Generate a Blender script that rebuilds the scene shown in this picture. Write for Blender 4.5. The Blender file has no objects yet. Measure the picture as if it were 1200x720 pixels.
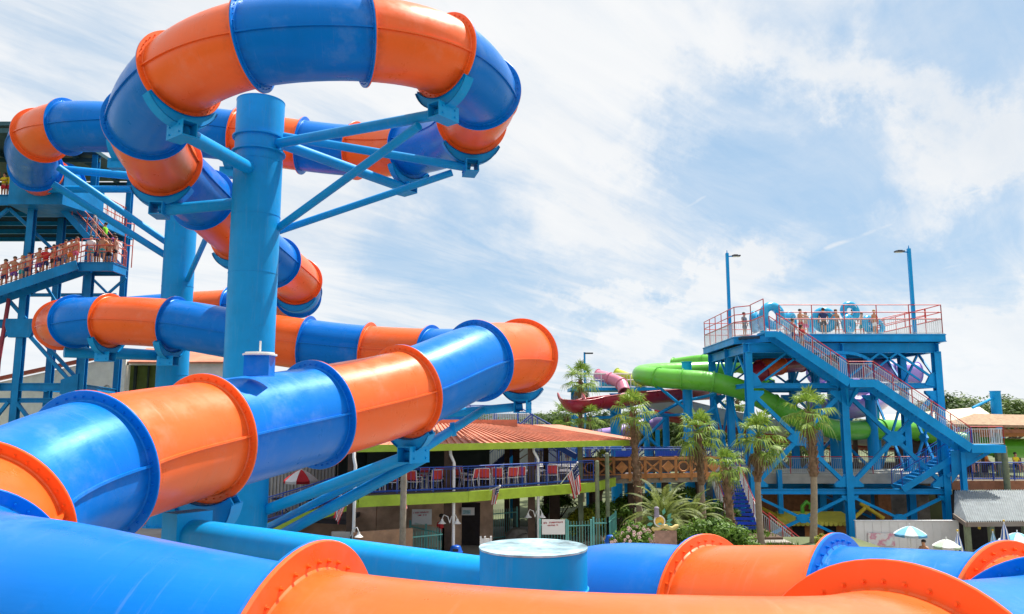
import bpy, math, random
from mathutils import Vector as V, Matrix, Quaternion
R = random.Random(7)
PI = math.pi
rad = math.radians
S = bpy.context.scene
COL = S.collection

# ------------------------------------------------------------------ camera
H = 6.4
PITCH = rad(8.04)
F = 920.0
cd = bpy.data.cameras.new('camera'); cam = bpy.data.objects.new('camera', cd); COL.objects.link(cam)
cd.sensor_width = 36; cd.lens = F/1200*36
cd.clip_start = 0.1; cd.clip_end = 5000
cam.location = (0, 0, H); cam.rotation_euler = (PI/2+PITCH, 0, 0)
S.camera = cam
S.view_settings.view_transform = 'Standard'; S.view_settings.look = 'None'
S.view_settings.gamma = 1; S.view_settings.exposure = 0.55
S.render.engine = 'CYCLES'
S.cycles.max_bounces = 6; S.cycles.glossy_bounces = 3; S.cycles.diffuse_bounces = 3

CP, SP = math.cos(PITCH), math.sin(PITCH)
def P(px, py, d):
    """world point seen at photograph pixel (px, py) at camera depth d"""
    yc = (360-py)/F
    return V(((px-600)/F*d, d*(CP-yc*SP), H+d*(yc*CP+SP)))
def Q(px, py, Y):
    """the same at world distance Y"""
    yc = (360-py)/F
    return P(px, py, Y/(CP-yc*SP))
def G(px, py, z=0.0):
    """the same at world height z"""
    yc = (360-py)/F
    return P(px, py, (z-H)/(yc*CP+SP))
def XY(px, Y, z=0.0):
    """ground position under pixel column px, at distance Y, height z"""
    d = Y*CP+(z-H)*SP
    return V(((px-600)/F*d, Y, z))

# ------------------------------------------------------------------ sun and sky
SUN_EL, SUN_AZ = rad(62), rad(50)      # azimuth clockwise from +Y: high, from the right
sl = bpy.data.lights.new('sun', 'SUN'); so = bpy.data.objects.new('sun', sl); COL.objects.link(so)
sl.energy = 5.0; sl.angle = rad(1.2); sl.color = (1, .955, .88)
sd = V((math.sin(SUN_AZ)*math.cos(SUN_EL), math.cos(SUN_AZ)*math.cos(SUN_EL), math.sin(SUN_EL)))
so.rotation_euler = (-sd).to_track_quat('-Z', 'Y').to_euler()
so.location = (30, -20, 60)

W = bpy.data.worlds.new('World'); S.world = W; W.use_nodes = True
class NT:
    def __init__(s, tree):
        s.t = tree; s.n = tree.nodes; s.l = tree.links
    def new(s, kind, **kw):
        n = s.n.new(kind)
        for k, v in kw.items(): setattr(n, k, v)
        return n
    def put(s, sock, v):
        if hasattr(v, 'is_linked') or isinstance(v, bpy.types.NodeSocket): s.l.new(v, sock)
        else: sock.default_value = v
    def math(s, op, a, b=0.0, c=None, clamp=False):
        n = s.new('ShaderNodeMath', operation=op, use_clamp=clamp)
        s.put(n.inputs[0], a); s.put(n.inputs[1], b)
        if c is not None: s.put(n.inputs[2], c)
        return n.outputs[0]
    def vmath(s, op, a, b=(0, 0, 0), scale=None):
        n = s.new('ShaderNodeVectorMath', operation=op)
        s.put(n.inputs[0], a); s.put(n.inputs[1], b)
        if scale is not None: s.put(n.inputs['Scale'], scale)
        return n.outputs['Value' if op in ('DOT_PRODUCT', 'LENGTH') else 'Vector']
    def noise(s, vec, scale, detail=4, rough=.5, dist=0, out='Fac'):
        n = s.new('ShaderNodeTexNoise')
        if vec is not None: s.put(n.inputs['Vector'], vec)
        n.inputs['Scale'].default_value = scale; n.inputs['Detail'].default_value = detail
        n.inputs['Roughness'].default_value = rough; n.inputs['Distortion'].default_value = dist
        return n.outputs[out]
    def ramp(s, fac, stops, interp='LINEAR'):
        n = s.new('ShaderNodeValToRGB'); n.color_ramp.interpolation = interp
        s.put(n.inputs[0], fac)
        el = n.color_ramp.elements
        while len(el) < len(stops): el.new(.5)
        for e, (p, c) in zip(el, stops):
            e.position = p; e.color = (c, c, c, 1) if isinstance(c, (int, float)) else (*c, 1)
        return n.outputs[0]
    def mix(s, fac, a, b, blend='MIX'):
        n = s.new('ShaderNodeMix', data_type='RGBA', blend_type=blend)
        s.put(n.inputs[0], fac)
        s.put(n.inputs[6], a if not isinstance(a, tuple) else (*a[:3], 1)); s.put(n.inputs[7], b if not isinstance(b, tuple) else (*b[:3], 1))
        return n.outputs[2]
    def remap(s, v, a, b, c, d, smooth=True):
        n = s.new('ShaderNodeMapRange', interpolation_type='SMOOTHSTEP' if smooth else 'LINEAR')
        s.put(n.inputs[0], v)
        for i, q in enumerate((a, b, c, d)): n.inputs[i+1].default_value = q
        return n.outputs[0]

def build_sky():
    n = NT(W.node_tree); n.n.clear()
    out = n.new('ShaderNodeOutputWorld'); bg = n.new('ShaderNodeBackground')
    sky = n.new('ShaderNodeTexSky', sky_type='NISHITA', sun_disc=False)
    sky.sun_elevation = SUN_EL; sky.sun_rotation = SUN_AZ
    sky.air_density = 1.0; sky.dust_density = .6; sky.ozone_density = 1.5
    d = n.new('ShaderNodeTexCoord').outputs['Generated']
    d = n.vmath('NORMALIZE', d)
    sep = n.new('ShaderNodeSeparateXYZ'); n.put(sep.inputs[0], d)
    # clouds lie on a high layer: project the direction on a plane
    zz = n.math('MAXIMUM', n.math('ADD', sep.outputs[2], .10), .05)
    comb = n.new('ShaderNodeCombineXYZ')
    n.put(comb.inputs[0], n.math('DIVIDE', sep.outputs[0], zz)); n.put(comb.inputs[1], n.math('DIVIDE', sep.outputs[1], zz))
    rot = n.new('ShaderNodeVectorRotate', rotation_type='Z_AXIS'); n.put(rot.inputs['Vector'], comb.outputs[0]); rot.inputs['Angle'].default_value = rad(38)
    st = n.vmath('MULTIPLY', rot.outputs[0], (1.5, .5, 1.0))
    warp = n.vmath('SCALE', n.vmath('SUBTRACT', n.noise(st, .55, 3, .5, 0, 'Color'), (.5, .5, .5)), scale=1.5)
    st2 = n.vmath('ADD', st, warp)
    big = n.noise(st2, 1.1, 7, .60)
    fine = n.noise(st2, 2.6, 8, .66)
    cov = n.math('ADD', n.math('MULTIPLY', big, .85), n.math('MULTIPLY', fine, .48))
    # open blue gaps in the cloud veil, by direction
    dw = n.vmath('NORMALIZE', n.vmath('ADD', d, n.vmath('SCALE', n.vmath('SUBTRACT', n.noise(d, 4.5, 7, .66, 0, 'Color'), (.5, .5, .5)), scale=.32)))
    gaps = None
    for px, py, r, amt in SKY_GAPS:
        v = (P(px, py, 1)-V((0, 0, H))).normalized()
        dot = n.vmath('DOT_PRODUCT', dw, tuple(v))
        g = n.remap(dot, math.cos(rad(r*1.25)), math.cos(rad(r*.1)), 0, amt*.40)
        gaps = g if gaps is None else n.math('ADD', gaps, g)
    cov = n.math('SUBTRACT', cov, gaps)
    for (a, b, wd, amt) in SKY_BANDS:
        va = (P(*a, 1)-V((0, 0, H))).normalized(); vb = (P(*b, 1)-V((0, 0, H))).normalized()
        nn = va.cross(vb).normalized(); mid = (va+vb).normalized(); half = math.acos(max(-1, min(1, va.dot(vb))))/2
        off = n.math('ABSOLUTE', n.vmath('DOT_PRODUCT', dw, tuple(nn)))
        band = n.math('MULTIPLY', n.remap(off, 0, wd, 1, 0), n.remap(n.vmath('DOT_PRODUCT', dw, tuple(mid)), math.cos(half*1.2), math.cos(half*.5), 0, amt))
        cov = n.math('ADD', cov, band)
    fac = n.remap(cov, .24, .72, 0.12, 1)
    fac = n.math('ADD', fac, n.remap(sep.outputs[2], .02, .22, .40, 0), clamp=True)
    # cirrus fibres: long thin streaks drawn out along the wind
    fib = n.noise(n.vmath('ADD', n.vmath('MULTIPLY', st2, (5.0, .9, 1)), (3, 1, 0)), 1.3, 8, .68)
    fib2 = n.noise(n.vmath('ADD', n.vmath('MULTIPLY', st2, (1.6, 2.6, 1)), (9, 4, 0)), 1.5, 8, .66)
    ff = n.math('ADD', n.math('MULTIPLY', n.math('SUBTRACT', fib, .5), .75), n.math('MULTIPLY', n.math('SUBTRACT', fib2, .5), 1.2))
    fac = n.math('ADD', fac, n.math('MULTIPLY', ff, n.remap(n.math('ABSOLUTE', n.math('SUBTRACT', fac, .5)), .1, .6, .95, .45)), clamp=True)
    # thin straight condensation trails
    for (a, b, wd, amt) in SKY_TRAILS:
        va = (P(*a, 1)-V((0, 0, H))).normalized(); vb = (P(*b, 1)-V((0, 0, H))).normalized()
        nn = va.cross(vb).normalized(); mid = (va+vb).normalized(); half = math.acos(max(-1, min(1, va.dot(vb))))/2
        off = n.math('ABSOLUTE', n.math('ADD', n.vmath('DOT_PRODUCT', d, tuple(nn)), n.math('MULTIPLY', n.math('SUBTRACT', fine, .5), .010)))
        band = n.remap(off, 0, wd, 1, 0)
        along = n.remap(n.vmath('DOT_PRODUCT', d, tuple(mid)), math.cos(half), math.cos(half*.6), 0, amt)
        t = n.math('MULTIPLY', band, along)
        t = n.math('MULTIPLY', t, n.remap(fine, .35, .6, .2, 1))
        fac = n.math('MAXIMUM', fac, t)
    # cloud brightness: near white with faint grey undersides, more even low down
    cb = n.ramp(n.noise(st2, .8, 6, .6), [(.30, (6.9, 7.5, 8.2)), (.50, (8.0, 8.3, 8.65)), (.70, (9.0, 9.05, 9.1))])
    low = n.remap(sep.outputs[2], .0, .30, 1, 0)
    cb = n.mix(n.math('MULTIPLY', low, .55), cb, (8.6, 9.0, 9.3))
    base = n.mix(.75, sky.outputs[0], (4.3, 6.3, 8.5))
    col = n.mix(fac, base, cb)
    n.put(bg.inputs['Color'], col); bg.inputs['Strength'].default_value = .074
    n.l.new(bg.outputs[0], out.inputs[0])
SKY_GAPS = [(865, 240, 8, .55), (800, 175, 6, .30), (905, 120, 8, .42), (1140, 25, 7, .50), (1090, 75, 6, .2), (1080, 275, 7, .40), (1190, 290, 7, .35), (990, 250, 6, .3),
            (560, 375, 9, .42), (690, 400, 9, .42), (470, 400, 9, .3), (25, 60, 9, .25), (110, 45, 7, .2), (960, 330, 8, .35), (500, 260, 6, .22), (760, 345, 7, .28), (600, 250, 5, .12), (390, 290, 6, .15)]
SKY_BANDS = [((600, 425), (1260, 150), .050, .26), ((930, 90), (1260, 190), .050, .26), ((700, 40), (1010, 70), .040, .14), ((620, 330), (960, 300), .022, .2), ((980, 440), (1240, 400), .05, .25), ((640, 180), (900, 150), .03, .12)]
SKY_TRAILS = [((925, 308), (1215, 198), .0050, .8), ((800, 70), (660, 168), .008, .75), ((790, 252), (832, 228), .004, .45), ((960, 345), (1230, 290), .004, .35)]
build_sky()

# ------------------------------------------------------------------ materials
MATS = {}
def mat(name, col, rough=.5, coat=0, metal=0, var=.12, scale=1.5, bump=0, bscale=30, streak=0, spec=.5, trans=0, alpha=1, dirt=0, sheen=0):
    if name in MATS: return MATS[name]
    m = bpy.data.materials.new(name); m.use_nodes = True; MATS[name] = m
    n = NT(m.node_tree); b = n.n['Principled BSDF']
    tc = n.new('ShaderNodeTexCoord').outputs['Object']
    c = tuple(col)
    col_s = c
    if var:
        f = n.noise(tc, scale, 5, .6)
        dark = tuple(x*(1-var) for x in c); light = tuple(min(1, x*(1+var)+var*.015) for x in c)
        col_s = n.ramp(f, [(.3, dark), (.7, light)])
    if streak:
        sc = n.vmath('MULTIPLY', tc, (6, 6, .5))
        f2 = n.noise(sc, 1.2, 5, .65)
        col_s = n.mix(n.remap(f2, .52, .78, 0, streak), col_s, tuple(min(1, x*.35+.25) for x in c))
    if dirt:
        f3 = n.noise(tc, scale*2.7, 7, .7)
        col_s = n.mix(n.remap(f3, .50, .75, 0, dirt), col_s, tuple(x*.3+.02 for x in c))
    if var or streak or dirt: n.put(b.inputs['Base Color'], col_s)
    else: b.inputs['Base Color'].default_value = (*c, 1)
    rr = n.ramp(n.noise(tc, scale*3, 5, .6), [(.3, max(0, rough-.07)), (.7, min(1, rough+.10))])
    n.put(b.inputs['Roughness'], rr)
    b.inputs['Metallic'].default_value = metal
    b.inputs['Coat Weight'].default_value = coat; b.inputs['Coat Roughness'].default_value = .10
    b.inputs['Specular IOR Level'].default_value = spec
    if trans: b.inputs['Transmission Weight'].default_value = trans
    if alpha < 1: b.inputs['Alpha'].default_value = alpha
    if bump:
        bn = n.new('ShaderNodeBump'); bn.inputs['Strength'].default_value = bump; bn.inputs['Distance'].default_value = .02
        n.put(bn.inputs['Height'], n.noise(tc, bscale, 4, .6)); n.l.new(bn.outputs[0], b.inputs['Normal'])
    return m

def gel(name, col, chalk=0, rough=.29, tint=None, coat=.16):
    """weathered gelcoat fibreglass; the shell's own coordinates (along, round, distance to joint) carry runs, scuffs and joint grime"""
    m = bpy.data.materials.new(name); m.use_nodes = True; MATS[name] = m
    n = NT(m.node_tree); b = n.n['Principled BSDF']
    tc = n.new('ShaderNodeTexCoord').outputs['Object']
    at = n.new('ShaderNodeAttribute'); at.attribute_name = 'shell'; sh = at.outputs['Vector']
    sp = n.new('ShaderNodeSeparateXYZ'); n.put(sp.inputs[0], sh)
    f = n.noise(tc, .35, 6, .6)
    c0 = n.ramp(f, [(.3, tuple(x*.90 for x in col)), (.7, tuple(min(1, x*1.06) for x in col))])
    # chalky oxidised patches with soft edges
    ch = n.remap(n.noise(tc, .9, 8, .68), .50, .74, 0, .20)
    c1 = n.mix(ch, c0, tuple(x*.62+.26 for x in col))
    # water runs go round the shell: thin along, long round
    w = n.vmath('MULTIPLY', sh, (9, .55, 0)); run = n.remap(n.noise(w, 1.0, 6, .72), .56, .72, 0, .16)
    c2 = n.mix(run, c1, tuple(x*.55+.22 for x in col))
    w2 = n.vmath('MULTIPLY', sh, (14, .7, 0)); drip = n.remap(n.noise(n.vmath('ADD', w2, (7, 3, 0)), 1.0, 5, .7), .60, .76, 0, .28)
    c3 = n.mix(drip, c2, tuple(x*.40 for x in col))
    # grime gathers at the joints and in blotches
    jn = n.math('MULTIPLY', n.remap(sp.outputs[2], .0, .45, 1, 0), n.remap(n.noise(tc, 4, 6, .7), .35, .7, 0, .50))
    has = n.math('GREATER_THAN', n.vmath('LENGTH', sh), .0001)
    c4 = n.mix(n.math('MULTIPLY', jn, has), c3, tuple(x*.35+.01 for x in col))
    gr = n.remap(n.noise(tc, 3.2, 8, .75), .56, .78, 0, .25)
    c5 = n.mix(gr, c4, tuple(x*.5 for x in col))
    n.put(b.inputs['Base Color'], c5)
    rr = n.math('ADD', n.ramp(n.noise(tc, 1.4, 6, .65), [(.3, rough-.06), (.72, rough+.16)]), n.math('MULTIPLY', n.math('ADD', run, ch), .8))
    n.put(b.inputs['Roughness'], rr)
    b.inputs['Coat Weight'].default_value = coat; b.inputs['Coat Roughness'].default_value = .22
    if tint: b.inputs['Specular Tint'].default_value = (*tint, 1)
    bn = n.new('ShaderNodeBump'); bn.inputs['Strength'].default_value = .14; bn.inputs['Distance'].default_value = .05
    lam = n.noise(n.vmath('MULTIPLY', sh, (.6, 3.0, 0)), 1.5, 4, .6)     # laminate ripple along the shell
    n.put(bn.inputs['Height'], n.math('ADD', n.math('MULTIPLY', n.noise(tc, 1.6, 4, .55), .6), n.math('MULTIPLY', lam, .5))); n.l.new(bn.outputs[0], b.inputs['Normal'])
    return m
ORANGE = gel('orange gelcoat', (.91, .13, .018), tint=(1, .75, .6))
BLUE = gel('blue gelcoat', (.0, .165, .63), tint=(.12, .6, 1), coat=.07)
LIME_T = gel('green gelcoat', (.12, .50, .03), )
PURPLE_T = gel('purple gelcoat', (.46, .30, .74))
RED_T = gel('red gelcoat', (.36, .015, .035))
WHITE_T = gel('white gelcoat', (.66, .63, .58))
STEEL = mat('steel blue paint', (.0, .30, .70), .42, coat=.0, spec=.22, var=.08, scale=.8, bump=.05, bscale=6, streak=.14, dirt=.18)
STEEL_D = mat('tower blue paint', (.0, .28, .66), .45, coat=.0, spec=.2, var=.16, scale=.8, streak=.12, dirt=.12)
DARKBLUE = mat('dark blue paint', (.008, .05, .22), .4, var=.15)
RAILBLUE = mat('railing blue paint', (.008, .06, .36), .4, var=.1)
REDRAIL = mat('red rail paint', (.50, .035, .035), .4, var=.1)
ORANGERAIL = mat('orange rail paint', (.55, .08, .04), .4, var=.1)
WHITEP = mat('white paint', (.74, .74, .72), .45, var=.05)
MESHGREY = mat('pale mesh infill', (.55, .57, .58), .5, var=.05)
CAP_PALE = mat('blotchy pale cap top', (.26, .40, .46), .6, var=.75, scale=2.2, dirt=.4)  # pale blue-grey column top with strong blotchy variation

# ------------------------------------------------------------------ mesh builder
class EACH:
    """same calls as MB, but every call links its own part"""
    def __init__(s, name, m, root): s.a = (name, m, root)
    def __getattr__(s, k):
        def call(*a, **kw):
            mb_ = MB(); getattr(mb_, k)(*a, **kw); return mb_.build(*s.a)
        return call
class MB:
    def __init__(s): s.v = []; s.f = []; s.sm = []
    def add(s, vs, fs, smooth=False):
        b = len(s.v); s.v.extend(tuple(v) for v in vs)
        for f in fs: s.f.append(tuple(i+b for i in f)); s.sm.append(smooth)
        return s
    def box(s, lo, hi):
        (a, b, c), (d, e, f) = lo, hi
        return s.add([(a, b, c), (d, b, c), (d, e, c), (a, e, c), (a, b, f), (d, b, f), (d, e, f), (a, e, f)],
                     [(0, 3, 2, 1), (4, 5, 6, 7), (0, 1, 5, 4), (1, 2, 6, 5), (2, 3, 7, 6), (3, 0, 4, 7)])
    def cbox(s, c, sz, rz=0, m=None):
        x, y, z = sz[0]/2, sz[1]/2, sz[2]/2
        m = m or Matrix.Rotation(rz, 3, 'Z'); c = V(c)
        vs = [c+m@V(q) for q in ((-x, -y, -z), (x, -y, -z), (x, y, -z), (-x, y, -z), (-x, -y, z), (x, -y, z), (x, y, z), (-x, y, z))]
        return s.add(vs, [(0, 3, 2, 1), (4, 5, 6, 7), (0, 1, 5, 4), (1, 2, 6, 5), (2, 3, 7, 6), (3, 0, 4, 7)])
    def beam(s, a, b, w, h, up=(0, 0, 1)):
        a, b = V(a), V(b); t = (b-a).normalized(); up = V(up)
        if abs(t.dot(up)) > .999: up = V((0, 1, 0))
        sd_ = t.cross(up).normalized(); u = sd_.cross(t)
        vs = [p+sd_*sx*w/2+u*sz*h/2 for p in (a, b) for sx, sz in ((-1, -1), (1, -1), (1, 1), (-1, 1))]
        return s.add(vs, [(3, 2, 1, 0), (4, 5, 6, 7), (0, 1, 5, 4), (1, 2, 6, 5), (2, 3, 7, 6), (3, 0, 4, 7)])
    def ibeam(s, a, b, w, h, t=.03, up=(0, 0, 1)):
        a, b = V(a), V(b); tt = (b-a).normalized(); upv = V(up)
        if abs(tt.dot(upv)) > .999: upv = V((0, 1, 0))
        u = tt.cross(upv).normalized().cross(tt)
        s.beam(a+u*(h/2-t/2), b+u*(h/2-t/2), w, t, up); s.beam(a-u*(h/2-t/2), b-u*(h/2-t/2), w, t, up)
        return s.beam(a, b, t, h-2*t, up)
    def cyl(s, a, b, r0, r1=None, n=12, caps=True, smooth=True):
        a, b = V(a), V(b); r1 = r0 if r1 is None else r1
        t = (b-a).normalized(); q = t.orthogonal().normalized(); w = t.cross(q)
        ring = [(q*math.cos(2*PI*i/n)+w*math.sin(2*PI*i/n)) for i in range(n)]
        s.add([a+k*r0 for k in ring]+[b+k*r1 for k in ring], [(i, (i+1) % n, n+(i+1) % n, n+i) for i in range(n)], smooth)
        if caps:
            s.add([a+k*r0 for k in ring], [tuple(range(n-1, -1, -1))]); s.add([b+k*r1 for k in ring], [tuple(range(n))])
        return s
    def path(s, pts, r, n=8, smooth=True):
        rs = r if isinstance(r, (list, tuple)) else [r]*len(pts)
        pts = [V(p) for p in pts]; vs = []; prev = None
        for i, p in enumerate(pts):
            t = (pts[min(i+1, len(pts)-1)]-pts[max(i-1, 0)]).normalized()
            q = t.orthogonal().normalized() if prev is None else (prev-t*prev.dot(t)).normalized()
            prev = q; w = t.cross(q)
            vs += [p+(q*math.cos(2*PI*k/n)+w*math.sin(2*PI*k/n))*rs[i] for k in range(n)]
        fs = [(i*n+k, i*n+(k+1) % n, (i+1)*n+(k+1) % n, (i+1)*n+k) for i in range(len(pts)-1) for k in range(n)]
        s.add(vs, fs, smooth)
        m = len(pts)-1
        return s.add(vs[:n], [tuple(range(n-1, -1, -1))]).add(vs[m*n:], [tuple(range(n))])
    def prism(s, poly, z0, z1):
        n = len(poly)
        vs = [(p[0], p[1], z0) for p in poly]+[(p[0], p[1], z1) for p in poly]
        return s.add(vs, [tuple(range(n-1, -1, -1)), tuple(range(n, 2*n))]+[(i, (i+1) % n, n+(i+1) % n, n+i) for i in range(n)])
    def slab(s, pts, th):
        """closed plate: polygon of 3-D points with thickness th downwards"""
        n = len(pts); pts = [V(p) for p in pts]; d = V((0, 0, -th))
        return s.add(pts+[p+d for p in pts], [tuple(range(n)), tuple(range(2*n-1, n-1, -1))]+[(i, n+i, n+(i+1) % n, (i+1) % n) for i in range(n)])
    def plate(s, pts, th):
        """polygon of 3-D points thickened along its own normal"""
        pts = [V(p) for p in pts]; n = len(pts)
        nn = (pts[1]-pts[0]).cross(pts[2]-pts[0]).normalized()*th/2
        return s.add([p+nn for p in pts]+[p-nn for p in pts], [tuple(range(n)), tuple(range(2*n-1, n-1, -1))]+[(i, n+i, n+(i+1) % n, (i+1) % n) for i in range(n)])
    def ball(s, c, r, n=10, m=6, sc=(1, 1, 1)):
        c = V(c); vs = []; fs = []
        for j in range(m+1):
            th = PI*j/m
            for i in range(n):
                a = 2*PI*i/n
                vs.append(c+V((r*sc[0]*math.sin(th)*math.cos(a), r*sc[1]*math.sin(th)*math.sin(a), r*sc[2]*math.cos(th))))
        for j in range(m):
            for i in range(n): fs.append((j*n+i, (j+1)*n+i, (j+1)*n+(i+1) % n, j*n+(i+1) % n))
        return s.add(vs, fs, True)
    def torus(s, c, R_, r, axis, n=24, k=10):
        c = V(c); t = V(axis).normalized(); q = t.orthogonal().normalized(); w = t.cross(q); vs = []; fs = []
        for i in range(n):
            a = 2*PI*i/n; o = q*math.cos(a)+w*math.sin(a)
            for j in range(k):
                b = 2*PI*j/k; vs.append(c+o*(R_+r*math.cos(b))+t*r*math.sin(b))
        for i in range(n):
            for j in range(k): fs.append((i*k+j, ((i+1) % n)*k+j, ((i+1) % n)*k+(j+1) % k, i*k+(j+1) % k))
        return s.add(vs, fs, True)
    def build(s, name, m, parent=None, **tags):
        me = bpy.data.meshes.new(name)
        off = V((0, 0, 0)); q = parent
        while q is not None: off += q.location; q = q.parent
        me.from_pydata([(V(v)-off)[:] for v in s.v], [], s.f)
        me.polygons.foreach_set('use_smooth', s.sm)
        me.update()
        o = bpy.data.objects.new(name, me); COL.objects.link(o)
        me.materials.append(m)
        if parent is not None: o.parent = parent
        for k, v in tags.items():
            if v: o[k] = v
        return o
def thing(name, label, cat, loc=(0, 0, 0), group=None):
    o = bpy.data.objects.new(name, None); COL.objects.link(o)
    o.empty_display_size = .3; o.location = loc; o['label'] = label; o['category'] = cat
    if group: o['group'] = group
    return o
def struct(mb, name, m): return mb.build(name, m, kind='structure')
def single(mb, name, m, label, cat, group=None): return mb.build(name, m, label=label, category=cat, group=group)
def kids(o): return [c for c in bpy.data.objects if c.parent == o]
def clone(root, loc, rz=0, label=None, sc=1, group=None, mats=None):
    def rec(o, par):
        c = o.copy(); COL.objects.link(c); c.parent = par
        for ch in CH[o.name]: rec(bpy.data.objects[ch], c)
        return c
    if root.name not in CH:
        def reg(o):
            CH[o.name] = [k.name for k in kids(o)]
            for k in kids(o): reg(k)
        reg(root)
    r = rec(root, None); r.location = loc; r.rotation_euler = (0, 0, rz); r.scale = (sc, sc, sc)
    if label: r['label'] = label
    if group: r['group'] = group
    if mats:
        for ch in [c for c in r.children]:
            k = ch.name.split('.')[0]
            if k in mats:
                ch.material_slots[0].link = 'OBJECT'; ch.material_slots[0].material = mats[k]
    return r
CH = {}

# ------------------------------------------------------------------ ground
CONC = mat('pale walkway concrete', (.33, .30, .26), .85, var=.2, scale=.6, bump=.2, bscale=8, dirt=.3)
GRASS = mat('ground earth and grass', (.10, .12, .05), .95, var=.45, scale=.15, bump=.4, bscale=2)
def terrain():
    xs = [-2500, -60, 14.6, 18.5, 60, 2500]; ys = [-300, -20, 20, 44, 66, 4000]; mb = MB()
    def h(i, j):
        x = (xs[i]+xs[i+1])/2; y = (ys[j]+ys[j+1])/2
        return -1.9 if (18.5 < x < 60 and 20 < y < 66) or (14.6 < x < 60 and 44 < y < 66) else 0.0
    for i in range(5):
        for j in range(5):
            z = h(i, j); x0, x1, y0, y1 = xs[i], xs[i+1], ys[j], ys[j+1]
            mb.add([(x0, y0, z), (x1, y0, z), (x1, y1, z), (x0, y1, z)], [(0, 1, 2, 3)])
            if i < 4 and h(i+1, j) != z: z2 = h(i+1, j); mb.add([(x1, y0, z), (x1, y1, z), (x1, y1, z2), (x1, y0, z2)], [(0, 1, 2, 3)])
            if j < 4 and h(i, j+1) != z: z2 = h(i, j+1); mb.add([(x0, y1, z), (x1, y1, z), (x1, y1, z2), (x0, y1, z2)], [(0, 1, 2, 3)])
    struct(mb, 'ground', GRASS)
terrain()
mb = MB(); mb.add([(-40, 2, .006), (14.5, 2, .006), (14.5, 48, .006), (-40, 48, .006)], [(0, 1, 2, 3)]); mb.add([(18.6, 21, -1.894), (59, 21, -1.894), (59, 65, -1.894), (18.6, 65, -1.894)], [(0, 1, 2, 3)])
struct(mb, 'pavement', CONC)

# ------------------------------------------------------------------ big slide
def catmull(pts, k):
    """centripetal Catmull-Rom through pts; returns list per interval of k+1 points"""
    p = [pts[0]*2-pts[1]]+pts+[pts[-1]*2-pts[-2]]; outl = []
    for i in range(1, len(p)-2):
        a, b, c, d = p[i-1], p[i], p[i+1], p[i+2]
        t0 = 0; t1 = t0+(b-a).length**.5; t2 = t1+(c-b).length**.5; t3 = t2+(d-c).length**.5; seg = []
        for j in range(k+1):
            t = t1+(t2-t1)*j/k
            A1 = a*((t1-t)/(t1-t0))+b*((t-t0)/(t1-t0)); A2 = b*((t2-t)/(t2-t1))+c*((t-t1)/(t2-t1)); A3 = c*((t3-t)/(t3-t2))+d*((t-t2)/(t3-t2))
            B1 = A1*((t2-t)/(t2-t0))+A2*((t-t0)/(t2-t0)); B2 = A2*((t3-t)/(t3-t1))+A3*((t-t1)/(t3-t1))
            seg.append(B1*((t2-t)/(t2-t1))+B2*((t-t1)/(t2-t1)))
        outl.append(seg)
    return outl
def frame(t, roll=0):
    t = t.normalized(); sd_ = t.cross(V((0, 0, 1)))
    sd_ = sd_.normalized() if sd_.length > 1e-4 else V((1, 0, 0))
    u = sd_.cross(t)
    if roll: c, s_ = math.cos(roll), math.sin(roll); sd_, u = sd_*c+u*s_, u*c-sd_*s_
    return sd_, u
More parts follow.
